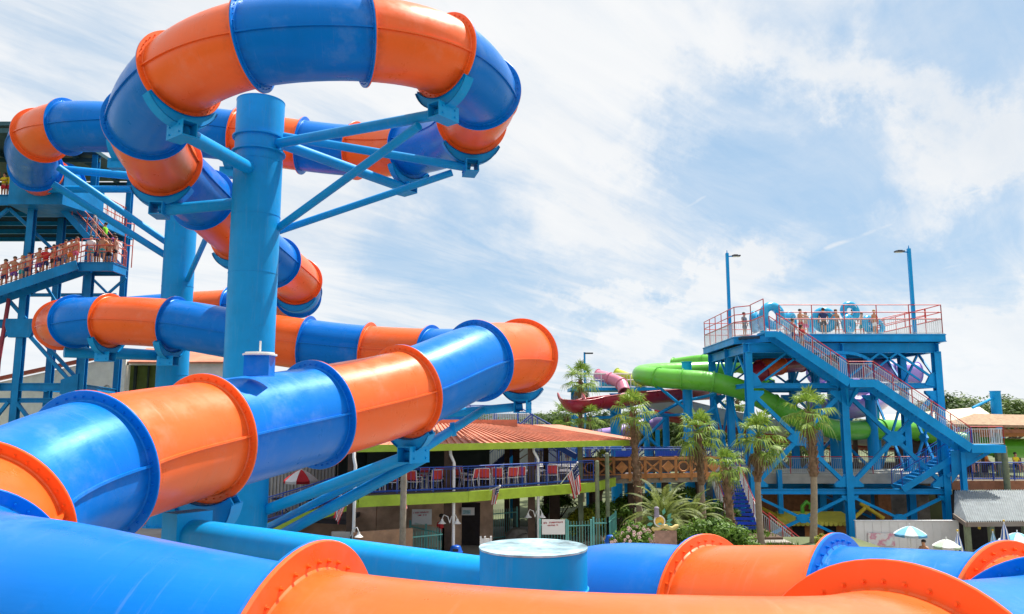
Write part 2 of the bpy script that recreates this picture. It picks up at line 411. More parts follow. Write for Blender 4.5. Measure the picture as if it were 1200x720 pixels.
def tube_slide(root, stations, colors, RAD, n=48, k=4, fl=.2, ft=.045, bolts=0, arc=(0, 2*PI), seam=.07, names=('tube_section', 'flange'), th=.0):
    """stations: (point, is_joint, roll). colours run joint to joint. arc<2pi gives an open trough"""
    fl0 = fl; FLW = {}
    pts = [s_[0] for s_ in stations]; ivs = catmull(pts, k)
    allp = []; rolls = []; joint_at = []
    for i, seg in enumerate(ivs):
        for j, q in enumerate(seg[:-1]):
            if j == 0 and stations[i][1]: joint_at.append(len(allp))
            allp.append(q); rolls.append(stations[i][2]*(1-j/k)+stations[i+1][2]*j/k)
    allp.append(ivs[-1][-1]); rolls.append(stations[-1][2])
    if stations[-1][1]: joint_at.append(len(allp)-1)
    if joint_at[0] != 0: joint_at.insert(0, 0)
    if joint_at[-1] != len(allp)-1: joint_at.append(len(allp)-1)
    N = len(allp)
    if WIDE:
        for st_i, wv in WIDE.items(): FLW[st_i*k] = wv
    tang = [(allp[min(i+1, N-1)]-allp[max(i-1, 0)]).normalized() for i in range(N)]
    full = abs(arc[1]-arc[0]-2*PI) < 1e-6
    cnt = n if full else n+1
    ang = [arc[0]+(arc[1]-arc[0])*i/n for i in range(cnt)]
    made = []
    def ringpts(i, r):
        s_, u = frame(tang[i], rolls[i]); return [allp[i]+s_*math.cos(a)*r+u*math.sin(a)*r for a in ang]
    def ring_frame(i): return frame(tang[i], rolls[i])
    for a_i in range(len(joint_at)-1):
        i0, i1 = joint_at[a_i], joint_at[a_i+1]
        m = colors[a_i % len(colors)]
        mb = MB(); vs = []
        rows = list(range(i0, i1+1))
        for i in rows: vs += ringpts(i, RAD)
        fs = []
        wrap = cnt if full else cnt-1
        for r_ in range(len(rows)-1):
            for c_ in range(wrap): fs.append((r_*cnt+c_, r_*cnt+(c_+1) % cnt, (r_+1)*cnt+(c_+1) % cnt, (r_+1)*cnt+c_))
        mb.add(vs, fs, True)
        if not full or th:      # inner skin
            vi = []
            for i in rows: vi += ringpts(i, RAD-max(th, .04))
            mb.add(vi, [tuple(reversed(f)) for f in fs], True)
            if not full:        # rolled rims along both edges
                for c_ in (0, cnt-1):
                    mb.path([vs[r_*cnt+c_] for r_ in range(len(rows))], .06, 6)
        if seam:
            for sg in (0, PI):
                rib = []
                for i in rows:
                    s_, u = ring_frame(i); o = s_ if sg == 0 else -s_
                    rib += [allp[i]+o*(RAD-.03)+u*.028, allp[i]+o*(RAD+seam)+u*.024, allp[i]+o*(RAD+seam)-u*.024, allp[i]+o*(RAD-.03)-u*.028]
                mb.add(rib, [(r_*4+c_, r_*4+c_+1, (r_+1)*4+c_+1, (r_+1)*4+c_) for r_ in range(len(rows)-1) for c_ in range(3)])
        sec = mb.build(names[0], m, root); made.append(sec)
        cum = [0.0]
        for i in rows[1:]: cum.append(cum[-1]+(allp[i]-allp[i-1]).length)
        base_l = sum((allp[q+1]-allp[q]).length for q in range(i0)); vals = []
        for r_ in range(len(rows)):
            for c_ in range(cnt): vals += [base_l+cum[r_]+.01, ang[c_]*RAD if ang[c_] < PI else (2*PI-ang[c_])*RAD, min(cum[r_], cum[-1]-cum[r_])]
        nv = len(sec.data.vertices); vals = (vals+[0.0]*(nv*3))[:nv*3]
        at_ = sec.data.attributes.new('shell', 'FLOAT_VECTOR', 'POINT'); at_.data.foreach_set('vector', vals)
        for end, i in ((1, i0), (-1, i1)):
            if (i == 0 or i == N-1) and not END_FL: continue
            t = tang[i]; s_, u = ring_frame(i); fb = MB(); fl = FLW.get(i, fl0)
            def rp(r, off): return [allp[i]+t*off*end+s_*math.cos(a)*r+u*math.sin(a)*r for a in ang]
            e0, e1 = .002, ft
            A, B, C, D = rp(RAD-.02, e1), rp(RAD+fl-.012, e1), rp(RAD+fl, e1-.012), rp(RAD+fl, e0); E = rp(RAD-.02, e0)
            f4 = []
            for q in range(4):
                for c_ in range(wrap): f4.append((q*cnt+c_, q*cnt+(c_+1) % cnt, (q+1)*cnt+(c_+1) % cnt, (q+1)*cnt+c_))
            fb.add(A+B+C+D+E, f4, False)
            for qi in range(len(fb.sm)): fb.sm[qi] = False
            # small fillet where the flange is laminated on the shell
            f1, f2 = rp(RAD+.022, e1), rp(RAD-.005, e1+.03)
            fb.add(f1+f2, [(c_, (c_+1) % cnt, cnt+(c_+1) % cnt, cnt+c_) for c_ in range(wrap)], True)
            if bolts and (allp[i]-V((0, 0, H))).length < 34:
                for bi in range(bolts):
                    a = 2*PI*(bi+.5)/bolts+.02*math.sin(bi*7.3); o = s_*math.cos(a)+u*math.sin(a); c = allp[i]+o*(RAD+.085)
                    fb.cyl(c+t*end*(e1), c+t*end*(e1+.010), .026, n=10, smooth=False)
                    fb.cyl(c+t*end*(e1+.010), c+t*end*(e1+.042), .016, n=6, smooth=False)
            fb.build(names[1], m, sec)
    return allp, tang, rolls, joint_at
END_FL = True
WIDE = {}
def cdepth(px, py, d, j=1, roll=0): return (P(px, py, d), j, roll)
b_ = rad(10)
ST = [
 (74, 217, 54, 1), (58, 213, 52, 1), (42, 197, 49, 1), (38, 177, 46.4, 0), (48, 159, 44, 1), (79, 149, 42.5, 1),
 (144, 150, 42.5, 1), (210, 153, 42.5, 1), (278, 160, 42.4, 1), (355, 171, 42.3, 1), (418, 177, 42, 1), (482, 174, 40, 1), (528, 160, 37, 0),
 (553, 140, 33.5, 1), (564, 108, 30.2, 1), (520, 66, 27.6, 1), (428, 46, 25.8, 1), (297, 52, 25.2, 1), (212, 88, 26.6, 1),
 (172, 143, 29.2, 1), (193, 192, 33.0, 1), (238, 234, 36.5, 1), (280, 274, 40.5, 1), (322, 308, 44.5, 1), (348, 330, 48.5, 1),
 (349, 346, 51.5, 1), (325, 357, 54.0, 1), (270, 362, 55.0, 1), (205, 366, 55, 1), (140, 372, 54, 1), (92, 379, 51, 1), (72, 381, 48, 1),
 (88, 377, 45.3, 1), (128, 376, 44.5, 1), (204, 380, 43.3, 1), (284, 393, 42.5, 1), (360, 404, 42.0, 1), (432, 412, 41.5, 1), (505, 416, 40.5, 1), (570, 417, 38.5, 1),
 (607, 416, 35.5, 1), (611, 417, 32.6, 1), (560, 423, 29.3, 1), (474, 459, 25.6, 1), (368, 486, 22.2, 1), (240, 514, 18.7, 1), (106, 549, 15.4, 1),
 (-30, 622, 12.6, 1), (-70, 705, 10.4, 1), (70, 765, 8.6, 0), (350, 829, 8.0, 1), (600, 878, 7.0, 0), (850, 908, 6.3, 0), (985, 905, 6.4, 0), (1056, 866, 7.55, 1), (1150, 836, 8.5, 0), (1268, 812, 9.1, 1),
 (1190, 778, 10.2, 1), (992, 752, 11.6, 1), (835, 738, 13.2, 1), (690, 728, 15.4, 0), (640, 770, 16.0, 0), (610, 850, 16.0, 0)]
BANK = {}
RT = 1.35
slide = thing('water_slide', 'giant enclosed tube slide in alternating orange and blue rings, looping past the camera', 'water slide', (-5, 20, 0))
stn = []
for i, (x, y, d, j) in enumerate(ST):
    stn.append((P(x, y, d), j, BANK.get(i, 0)))
nj = sum(s_[1] for s_ in stn)
def bank_auto(st_, gain=1.2, lim=.35):
    out = []
    for i, (p, j, r) in enumerate(st_):
        a = st_[max(0, i-1)][0]; c = st_[min(len(st_)-1, i+1)][0]
        t1 = (p-a); t2 = (c-p)
        if t1.length < 1e-5 or t2.length < 1e-5: out.append((p, j, 0)); continue
        turn = t1.normalized().cross(t2.normalized()).z/max(.1, (t1.length+t2.length)/2)*4
        out.append((p, j, max(-lim, min(lim, -turn*gain*.25))))
    return out
stn = bank_auto(stn)
NEAR0 = 38                      # colour order: fixed by the photograph at the near rings
# section a follows station a (joint index); orange/blue alternate except the long near shells
joints = [i for i, s_ in enumerate(ST) if s_[3]]
cols = []
c_idx = joints.index(44)        # section after the ring at (368,486) is blue
for a in range(len(joints)): cols.append(BLUE if (a-c_idx) % 2 == 0 else ORANGE)
for i_, (x_, y_, d_, j_) in enumerate(ST):
    if (x_, y_) in ((350, 829), (1056, 866)): WIDE[i_] = .30
SL_P, SL_T, SL_R, SL_J = tube_slide(slide, stn, cols, RT, n=72, k=8, fl=.2, bolts=40)
WIDE.clear()

# ------------------------------------------------------------------ columns, arms, saddles
def saddle(root, p, t, r=RT, name='saddle', a0=222, a1=318, depth=.40, m=STEEL, roll=0):
    s_, u = frame(t, roll); mb = MB(); k = 16
    for off in (-.12, .12):
        inn = []; outp = []
        for i in range(k+1):
            a = rad(a0+(a1-a0)*i/k); o = s_*math.cos(a)+u*math.sin(a)
            inn.append(p+t*off+o*(r+.21)); dd = depth*(.25+.75*math.sin(PI*i/k))
            outp.append(p+t*off+o*(r+.21+dd))
        for i in range(k): mb.plate([inn[i], inn[i+1], outp[i+1], outp[i]], .035)
    for rr in (0, 1):
        row = []
        for i in range(k+1):
            a = rad(a0+(a1-a0)*i/k); o = s_*math.cos(a)+u*math.sin(a); dd = depth*(.25+.75*math.sin(PI*i/k))*rr
            row += [p+t*-.2+o*(r+.22+dd), p+t*.2+o*(r+.22+dd)]
        mb.add(row, [(2*i, 2*i+1, 2*i+3, 2*i+2) for i in range(k)])
        mb.add([q+(p-q).normalized()*.03 for q in row], [(2*i+2, 2*i+3, 2*i+1, 2*i) for i in range(k)])
    return mb.build(name, m, root)
def arm(root, a, b, w, name='arm', plate=0, m=STEEL):
    """round tube between two points given as (px,py,depth); w metres diameter"""
    a, b = P(*a), P(*b); mb = MB(); mb.cyl(a, b, w/2, n=20)
    o = mb.build(name, m, root)
    if plate:
        t = (b-a).normalized(); pm = MB()
        pm.cyl(b-t*.05, b+t*.03, w/2+.12, n=20)
        pm.build('end_plate', m, o)
    return o
def box_bracket(root, p, sz=(.9, .5, .6), rz=0, m=STEEL):
    mb = MB(); p = V(p)
    mb.cbox(p+V((0, 0, sz[2]/2)), (sz[0], sz[1], .04), rz); mb.cbox(p-V((0, 0, sz[2]/2)), (sz[0], sz[1], .04), rz)
    for q in (-1, 1):
        off = Matrix.Rotation(rz, 3, 'Z')@V((0, q*(sz[1]/2-.02), 0)); mb.cbox(p+off, (sz[0], .03, sz[2]-.04), rz)
        for bx_ in (-.3, .3):
            for bz in (-.25, .25):
                c = p+Matrix.Rotation(rz, 3, 'Z')@V((bx_*sz[0], q*(sz[1]/2), bz*sz[2]))
                nn = Matrix.Rotation(rz, 3, 'Z')@V((0, q, 0)); mb.cyl(c, c+nn*.04, .035, n=6, smooth=False)
    return mb.build('bracket', m, root)
def column(name, label, px, topy, d, r, bands=(), cap=STEEL, zb=0):
    top = P(px, topy, d); base = V((top.x, top.y, zb))
    root = thing(name, label, 'support column', base, 'steel columns holding up the slides')
    mb = MB(); mb.cyl(base, top, r, n=48); mb.build('shaft', STEEL, root)
    mb = MB(); mb.cyl(top, top+V((0, 0, .03)), r+.012, n=48); mb.build('cap', cap, root)
    for z in bands:
        mb = MB(); mb.cyl((base.x, base.y, z-.02), (base.x, base.y, z+.02), r+.012, n=48); mb.build('weld_ring', STEEL, root)
    bp = MB(); bp.cyl(base, base+V((0, 0, .06)), r+.3, n=32)
    for i in range(12):
        a = 2*PI*i/12; bp.cyl(base+V((math.cos(a)*(r+.18), math.sin(a)*(r+.18), .06)), base+V((math.cos(a)*(r+.18), math.sin(a)*(r+.18), .16)), .04, n=6)
    bp.build('base_plate', STEEL, root)
    return root, base, top
def at_joint(i):                 # point and tangent of joint number of ST index i
    k = SL_J[joints.index(i)]; return SL_P[k], SL_T[k], SL_R[k]
D1 = 33.0
c1, c1b, c1t = column('support_column', 'tallest thick blue column rising through the middle of the upper slide loop', 306, 121, D1, .97, (12.2, 14.6, 16.9, 17.9))
# collar with lugs under the top
mb = MB(); zc = c1t.z-1.9
mb.cyl((c1t.x, c1t.y, zc-.35), (c1t.x, c1t.y, zc-.29), 1.08, n=48); mb.cyl((c1t.x, c1t.y, zc+.29), (c1t.x, c1t.y, zc+.35), 1.08, n=48); mb.build('collar', STEEL, c1)
def to_arm(root, colp, z, target, w, r, name='arm'):
    a = V((colp.x, colp.y, z)); dxy = (target-a); dxy.z = 0; a = a+dxy.normalized()*(r*.9)
    mb = MB(); mb.cyl(a, target, w/2, n=20)
    o = mb.build(name, STEEL, root); m2 = MB(); t = (target-a).normalized()
    m2.cyl(a+t*.0, a+t*(.22), w/2+.13, w/2+.02, n=20); m2.build('gusset', STEEL, o)
    return o
def under(i, drop=1.0):
    p, t, ro = at_joint(i); s_, u = frame(t, 0); return p-u*(RT+drop)
for i in (18, 20, 15, 13, 11, 22, 24):
    p, t, ro = at_joint(i); saddle(c1, p, t)
def arm_px(root, col, z_or_py, tgt, w, r=.97, name='arm', D=D1):
    a = P(col, z_or_py, D); return arm_pts(root, a, tgt, w, name)
def arm_pts(root, a, b, w, name='arm', plate=False):
    mb = MB(); mb.cyl(a, b, w/2, n=20); o = mb.build(name, STEEL, root)
    return o
def bracket_at(root, i, tgt_off=.75, rz=None):
    p, t, ro = at_joint(i); s_, u = frame(t, 0); q = p-u*(RT+tgt_off)
    box_bracket(root, q, (1.0, .55, .5), math.atan2(t.y, t.x)); return q
q18, q20, q15, q13, q11 = [bracket_at(c1, i) for i in (18, 20, 15, 13, 11)]
mid = lambda py, d=D1, px=306: P(px, py, d)
arm_pts(c1, mid(205), q18, .52); arm_pts(c1, mid(236), q20, .48)
arm_pts(c1, mid(172), q15, .40); arm_pts(c1, mid(156), q13, .36); arm_pts(c1, mid(160), q11, .48)
arm_pts(c1, mid(282), q15+V((-.9, 0.4, -.3)), .32, 'brace'); arm_pts(c1, mid(278), q13+V((-.8, .3, -.1)), .30, 'brace')
# arm and braces to the near lower tube rings
def plate_bracket(root, i, off=.5): return bracket_at(root, i, off)
saddle(c1, *at_joint(43)[:2], a0=238, a1=302); saddle(c1, *at_joint(41)[:2], a0=238, a1=302)
q43 = bracket_at(c1, 43); q41 = bracket_at(c1, 41)
arm_pts(c1, mid(600, 31), q43, .42); arm_pts(c1, mid(622, 33.5), q43+V((-.3, .45, -.1)), .30, 'brace'); arm_pts(c1, mid(640, 33), q43+V((.3, .5, -.1)), .42, 'brace'); arm_pts(c1, mid(505), q41, .36)
arm_pts(c1, q43+V((0, .3, 0)), mid(505)*.15+q41*.85, .34, 'tie_beam')
mb = MB(); qq = (q43+mid(505)*.15+q41*.85)/2; mb.cyl(qq-V((.05, 0, .0)), qq+V((.12, 0, .03)), .26, n=16); mb.build('joint_plate', STEEL, c1)

c2, c2b, c2t = column('support_column', 'far thick blue column standing behind the upper loop, left of the tallest one', 216, 205, 50, .93, (9.0, 14.5))
for i in (34, 33, 8, 6, 28): 
    p, t, ro = at_joint(i); saddle(c2, p, t); bracket_at(c2, i, .7)
for tgt in (P(75, 413, 46), P(128, 413, 45.5)): arm_pts(c2, P(212, 418, 50), tgt, .62)
arm_pts(c2, P(198, 302, 50), P(62, 216, 47), .42, 'brace'); arm_pts(c2, P(198, 286, 50), P(68, 196, 47), .42, 'brace')
arm_pts(c2, P(212, 222, 50), P(40, 222, 50), .45); arm_pts(c2, P(212, 212, 50), P(46, 196, 50), .5)
arm_pts(c2, P(243, 276, 42), P(216, 337, 50), .3, 'brace')
saddle(c2, *at_joint(3)[:2]) if 3 in joints else None
# cap column in front with the long horizontal pipe arm
c3, c3b, c3t = column('support_column', 'short wide blue column with a blotchy white flat top in the foreground', 625, 643, 12.6, .86, (), CAP_PALE)
mb = MB(); mb.cyl((c3b.x, c3b.y, c3t.z-.62), (c3b.x, c3b.y, c3t.z-.60), .885, n=48); mb.build('weld_ring', STEEL, c3)
lug = MB(); lug.cbox((c3b.x+.55, c3b.y-.72, c3t.z-.72), (.10, .12, .22), .5); lug.cyl((c3b.x+.62, c3b.y-.82, c3t.z-.72), (c3b.x+.62, c3b.y-.70, c3t.z-.72), .07, n=12); lug.build('lug', STEEL, c3)
pa, pb = P(600, 684, 12.9), P(222, 628, 17.6)
arm_pts(c3, pa, pb, .74, 'pipe_arm')
t_ = (pb-pa).normalized(); m3 = MB(); m3.cbox(pb+t_*.1, (.55, .9, 1.05), math.atan2(t_.y, t_.x)); m3.build('end_plate', STEEL, c3)
saddle(c3, *at_joint(45)[:2], depth=.75, a0=240, a1=300); q45 = bracket_at(c3, 45, 1.0)
# small blue electrical box on top of the tube
bxp = P(304, 429, 19.5); kb = thing('junction_box', 'small dark blue capped box with a thin rod on the orange and blue tube', 'box', bxp)
mb = MB(); mb.cbox(bxp, (.62, .5, .5)); mb.build('housing', BLUE, kb)
mb = MB(); mb.cyl(bxp+V((0, 0, .25)), bxp+V((0, 0, .29)), .42, n=20); mb.cyl(bxp+V((0, 0, .29)), bxp+V((0, 0, .33)), .36, n=20); mb.build('lid', WHITEP, kb)
mb = MB(); mb.cyl(bxp+V((0, 0, .3)), bxp+V((0, 0, .62)), .025, n=8); mb.build('rod', WHITEP, kb)

# ================================================================== people
SKIN = [mat('tanned skin', (.50, .24, .13), .5, var=.06), mat('fair skin', (.62, .36, .25), .5, var=.06), mat('brown skin', (.24, .11, .06), .5, var=.06)]
CL = {k: mat(k+' cloth', c, .8, var=.1) for k, c in dict(black=(.02, .02, .025), navy=(.02, .04, .14), red=(.55, .02, .03), white=(.75, .75, .75), lime=(.25, .75, .02), teal=(.02, .35, .38), grey=(.25, .25, .28), yellow=(.75, .60, .02), pink=(.7, .12, .25), orange=(.75, .2, .02), purple=(.18, .08, .35)).items()}
HAIR = [mat('dark hair', (.02, .012, .008), .6, var=.2), mat('brown hair', (.09, .04, .02), .6, var=.2), mat('blond hair', (.40, .26, .10), .6, var=.2)]
def skin_mesh(vs, es, rs, root=0, sub=1, name='body'):
    me = bpy.data.meshes.new('tmp'); me.from_pydata(vs, es, []); me.update()
    o = bpy.data.objects.new('tmp', me); COL.objects.link(o)
    md = o.modifiers.new('skin', 'SKIN'); md.use_smooth_shade = True
    if not me.skin_vertices: 
        pass
    for i, d in enumerate(me.skin_vertices[0].data):
        d.radius = (rs[i], rs[i]) if not isinstance(rs[i], tuple) else rs[i]; d.use_root = (i == root)
    sb = o.modifiers.new('sub', 'SUBSURF'); sb.levels = sub; sb.render_levels = sub
    dg = bpy.context.evaluated_depsgraph_get(); dg.update()
    m2 = bpy.data.meshes.new_from_object(o.evaluated_get(dg)); m2.name = name
    bpy.data.objects.remove(o); 
    return m2
POSES = {
 'stand': dict(arms=[(-.24, -.02, 1.14, -.26, -.06, .88), (.24, -.02, 1.14, .26, -.06, .88)], legs=[(-.10, 0), (.10, 0)]),
 'rail': dict(arms=[(-.22, -.14, 1.18, -.14, -.38, 1.15), (.22, -.14, 1.18, .14, -.38, 1.15)], legs=[(-.10, 0), (.11, .02)]),
 'point': dict(arms=[(-.24, 0, 1.15, -.20, -.16, .95), (.40, -.08, 1.32, .64, -.16, 1.34)], legs=[(-.12, .03), (.11, -.05)]),
 'hip': dict(arms=[(-.36, .03, 1.20, -.17, -.04, 1.02), (.24, -.02, 1.14, .27, -.10, .90)], legs=[(-.09, 0), (.14, -.05)]),
 'climb': dict(arms=[(-.24, -.05, 1.16, -.22, -.22, 1.0), (.24, -.02, 1.16, .24, -.2, .98)], legs=[(-.1, .08), (.1, -.20)]),
 'sit': dict(arms=[(-.24, -.10, 1.14, -.15, -.32, 1.02), (.24, -.10, 1.14, .15, -.32, 1.02)], legs=None),
}
def person_parts(pose):
    p = POSES[pose]
    vs = [(0, 0, .95), (0, .01, 1.14), (0, 0, 1.36), (0, .01, 1.49), (0, -.01, 1.58), (0, -.015, 1.67), (0, 0, 1.75), (0, -.115, 1.645)]
    rs = [(.14, .10), (.125, .09), (.155, .10), .055, .072, .088, .055, .016]
    es = [(0, 1), (1, 2), (2, 3), (3, 4), (4, 5), (5, 6), (4, 7)]
    hip = {}
    for i, s_ in enumerate((-1, 1)):
        b = len(vs)
        if p['legs']:
            lx, ly = p['legs'][i]
            ch = [(s_*.095, 0, .88), (lx, ly*.6-.01, .50), (lx, ly+.02, .09), (lx, ly-.04, .04), (lx*1.1, ly-.15, .03)]
        else:
            ch = [(s_*.10, -.03, .93), (s_*.12, -.42, .93), (s_*.12, -.44, .50), (s_*.12, -.48, .46), (s_*.12, -.58, .45)]
        vs += ch; rs += [.085, .058, .036, .036, .028]
        es += [(0, b), (b, b+1), (b+1, b+2), (b+2, b+3), (b+3, b+4)]
        b = len(vs); a = p['arms'][i]
        vs += [(s_*.175, .005, 1.41), a[:3], a[3:], (a[3]+(a[3]-a[0])*.25, a[4]+(a[4]-a[1])*.25, a[5]+(a[5]-a[2])*.25)]
        rs += [.058, .042, .028, .030]; es += [(2, b), (b, b+1), (b+1, b+2), (b+2, b+3)]
    return vs, es, rs
BODY = {}
def make_person(pose, shirt, shorts, skin, hair, long_hair=False, cap=None):
    """returns an unlinked description; body meshes are shared between people in the same pose"""
    vs, es, rs = person_parts(pose)
    if pose not in BODY:
        body = skin_mesh(vs, es, rs, 0, 1, 'body')
        # shorts: pelvis and upper thighs; shirt: trunk and upper arms
        L0, R0 = 8, 17
        def half(i, j, t): return tuple(vs[i][k]*(1-t)+vs[j][k]*t for k in range(3))
        sv = [(0, 0, 1.00), (0, 0, .93), vs[L0], half(L0, L0+1, .7), vs[R0], half(R0, R0+1, .7)]
        sh = skin_mesh(sv, [(0, 1), (1, 2), (2, 3), (1, 4), (4, 5)], [(.15, .115), (.155, .12), .105, .095, .105, .095], 1, 1, 'shorts')
        A0, B0 = 13, 22
        tv = [(0, .005, 1.02), vs[1], vs[2], (0, .005, 1.45), vs[A0], half(A0, A0+1, .65), vs[B0], half(B0, B0+1, .65)]
        ts = skin_mesh(tv, [(0, 1), (1, 2), (2, 3), (2, 4), (4, 5), (2, 6), (6, 7)], [(.16, .12), (.15, .115), (.175, .12), .09, .078, .066, .078, .066], 1, 1, 'shirt')
        bk = skin_mesh([(0, .0, 1.26), (0, .0, 1.36)], [(0, 1)], [(.165, .112), (.17, .112)], 0, 1, 'swim_top')
        BODY[pose] = (body, sh, ts, bk)
    body, sh, ts, bk = BODY[pose]
    return dict(body=body, sh=sh, ts=ts, bk=bk, shirt=shirt, shorts=shorts, skin=skin, hair=hair, long=long_hair, cap=cap)
def hair_mesh(long_):
    mb = MB(); mb.ball((0, .02, 1.715), .108, 12, 8, (1, 1.05, .88))
    if long_: mb.cyl((0, .075, 1.72), (0, .10, 1.40), .085, .05, 10)
    return mb
HM = {}
NP = [0]
def place_person(loc, rz, label, pose='stand', shirt=None, shorts='black', skin=0, hair=0, long_hair=False, sc=1, group=None, top=None):
    d = make_person(pose, shirt, shorts, skin, hair, long_hair)
    NP[0] += 1; v_ = math.sin(NP[0]*12.9898)*43758.5453 % 1; w_ = math.sin(NP[0]*78.233)*9758.5453 % 1
    root = thing('person', label, 'person', loc, group); root.rotation_euler = (0, 0, rz+(v_-.5)*.7); root.scale = (sc*(.96+.20*w_), sc*(.96+.20*v_), sc*(.95+.10*v_))
    def part(nm, me, m):
        o = bpy.data.objects.new(nm, me); COL.objects.link(o); o.parent = root
        if not me.materials: me.materials.append(m)
        o.material_slots[0].link = 'OBJECT'; o.material_slots[0].material = m
    part('body', d['body'], SKIN[skin])
    if pose != 'x': part('shorts', d['sh'], CL[shorts])
    if shirt: part('shirt', d['ts'], CL[shirt])
    elif top: part('swim_top', d['bk'], CL[top])
    if long_hair not in HM:
        o = hair_mesh(long_hair).build('hair', HAIR[0]); HM[long_hair] = o.data; bpy.data.objects.remove(o)
    part('hair', HM[long_hair], HAIR[hair])
    return root

# ================================================================== railings and stairs
def railing(root, pts, h, rails, m_rail, m_inf=None, inf_h=None, post=1.6, rr=.03, spacing=.14, bar=.012, name='railing', posts_m=None, closed=False, ends=True):
    """rails at the heights given, posts, and a thin baluster infill; pts is the foot line"""
    pts = [V(p) for p in pts]; mb = MB()
    for z in rails:
        for a, b in zip(pts[:-1], pts[1:]): mb.cyl(a+V((0, 0, z)), b+V((0, 0, z)), rr, n=6)
    for a, b in zip(pts[:-1], pts[1:]):
        n = max(1, round((b-a).length/post))
        for i in range(n+1): q = a+(b-a)*i/n; mb.cyl(q, q+V((0, 0, h)), rr, n=6)
    o = mb.build(name, m_rail, root)
    if m_inf:
        mi = MB()
        for a, b in zip(pts[:-1], pts[1:]):
            n = max(1, int((b-a).length/spacing))
            for i in range(1, n): q = a+(b-a)*i/n; mi.cyl(q+V((0, 0, .08)), q+V((0, 0, inf_h)), bar, n=4, smooth=False, caps=False)
            mi.cyl(a+V((0, 0, .08)), b+V((0, 0, .08)), bar*1.6, n=4); mi.cyl(a+V((0, 0, inf_h)), b+V((0, 0, inf_h)), bar*1.6, n=4)
        mi.build('balusters', m_inf, o)
    return o
def stairs(root, a, b, w, m=STEEL_D, rise=.19, rail=None, name='stair_flight', tread_m=None, sh=.34, inf=None, rail_h=1.05, side=None, nosing=None):
    """flight from top a to bottom b (centre line), width w, two stringers, treads"""
    a, b = V(a), V(b); run = V((b.x-a.x, b.y-a.y, 0)); n = max(3, round(abs(a.z-b.z)/rise)); dirn = run.normalized(); sd_ = V((-dirn.y, dirn.x, 0))
    mb = MB()
    for s_ in (-1, 1): mb.beam(a+sd_*s_*w/2-V((0, 0, sh*.4)), b+sd_*s_*w/2-V((0, 0, sh*.4)), .07, sh)
    fl_ = mb.build(name, m, root)
    tm = MB(); ang = math.atan2(dirn.y, dirn.x)
    for i in range(n):
        t = (i+.5)/n; c = a+(b-a)*t; tm.cbox(c, (run.length/n*.96, w-.08, .05), ang)
    tm.build('treads', tread_m or m, fl_)
    if rail:
        for s_ in (side or (-1, 1)):
            p0, p1 = a+sd_*s_*w/2, b+sd_*s_*w/2
            railing(root, [p0, p1], rail_h, (rail_h, rail_h*.55) if not inf else (rail_h,), rail, inf, rail_h*.86, 1.5)
    return fl_
def xbrace(root, a0, a1, b0, b1, w=.16, name='cross_brace', m=STEEL_D, gus=.55):
    """X between the verticals a0-a1 (bottom, top) and b0-b1, with a gusset at the middle"""
    a0, a1, b0, b1 = map(V, (a0, a1, b0, b1)); mb = MB()
    up = (b0-a0).cross(a1-a0).normalized()
    mb.beam(a0, b1, w, w, up); mb.beam(a1, b0, w*.96, w*.96, up)
    mid_ = (a0+b1)/2; ex = (b0-a0).normalized(); ez = V((0, 0, 1)); g = gus
    mb.plate([mid_+ex*g*.9, mid_+ez*g*.55+ex*g*.3, mid_+ez*g*.55-ex*g*.3, mid_-ex*g*.9, mid_-ez*g*.55-ex*g*.3, mid_-ez*g*.55+ex*g*.3], w+.05)
    for p, dx, dz in ((a0, 1, 1), (a1, 1, -1), (b0, -1, 1), (b1, -1, -1)):
        mb.plate([p, p+ex*dx*g*1.1, p+ex*dx*g*1.1+ez*dz*g*.2, p+ez*dz*g*1.0+ex*dx*g*.2, p+ez*dz*g*1.0], w+.03)
    return mb.build(name, m, root)

# ================================================================== right tower
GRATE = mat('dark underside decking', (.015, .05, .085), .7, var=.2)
DECKT = mat('pale deck boards', (.50, .52, .50), .8, var=.15, scale=3)
tr = thing('slide_tower', 'tall blue steel tower with red railed platform and long zigzag stair behind the palms', 'tower', (22, 57, 0))
XS, YS, ZT = [15.9, 22.2, 28.6], [52.9, 57.6, 62.4], 12.0
mb = MB()
mb.prism([(15.4, 54.2), (17.6, 52.3), (29.0, 52.3), (29.0, 63), (15.4, 63)], ZT-.12, ZT); mb.build('platform', DECKT, tr)
mb = MB(); ed = [(15.4, 54.2), (17.6, 52.3), (29.0, 52.3), (29.0, 63), (15.4, 63), (15.4, 54.2)]
for a, b in zip(ed[:-1], ed[1:]):
    a3, b3 = V((*a, ZT-.30)), V((*b, ZT-.30)); mb.ibeam(a3, b3, .16, .50, .05)
mb.build('edge_beam', STEEL_D, tr)
mb = MB()
for y in YS: mb.ibeam((15.6, y, ZT-.92), (28.8, y, ZT-.92), .3, .66, .05)
for x in XS: mb.ibeam((x, 52.5, ZT-.93), (x, 62.8, ZT-.93), .28, .6, .05)
mb.build('floor_beams', STEEL_D, tr)
mb = MB()
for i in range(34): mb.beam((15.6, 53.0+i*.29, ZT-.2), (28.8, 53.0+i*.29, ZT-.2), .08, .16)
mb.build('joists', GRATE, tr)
for x in XS:
    for y in YS:
        mb = MB(); w = .25
        mb.ibeam((x, y, -1.9), (x, y, ZT-1.2), .46, .5, .06, up=(0, 1, 0)); mb.cbox((x, y, -1.84), (.9, .9, .12)); mb.build('leg', STEEL_D, tr)
LV = [1.6, 8.55]
for z in LV:
    mb = MB()
    for y in YS: mb.ibeam((XS[0], y, z), (XS[2], y, z), .22, .34, .04)
    for x in XS: mb.ibeam((x, YS[0], z+.01), (x, YS[2], z+.01), .2, .30, .04)
    mb.build('level_beams', STEEL_D, tr)
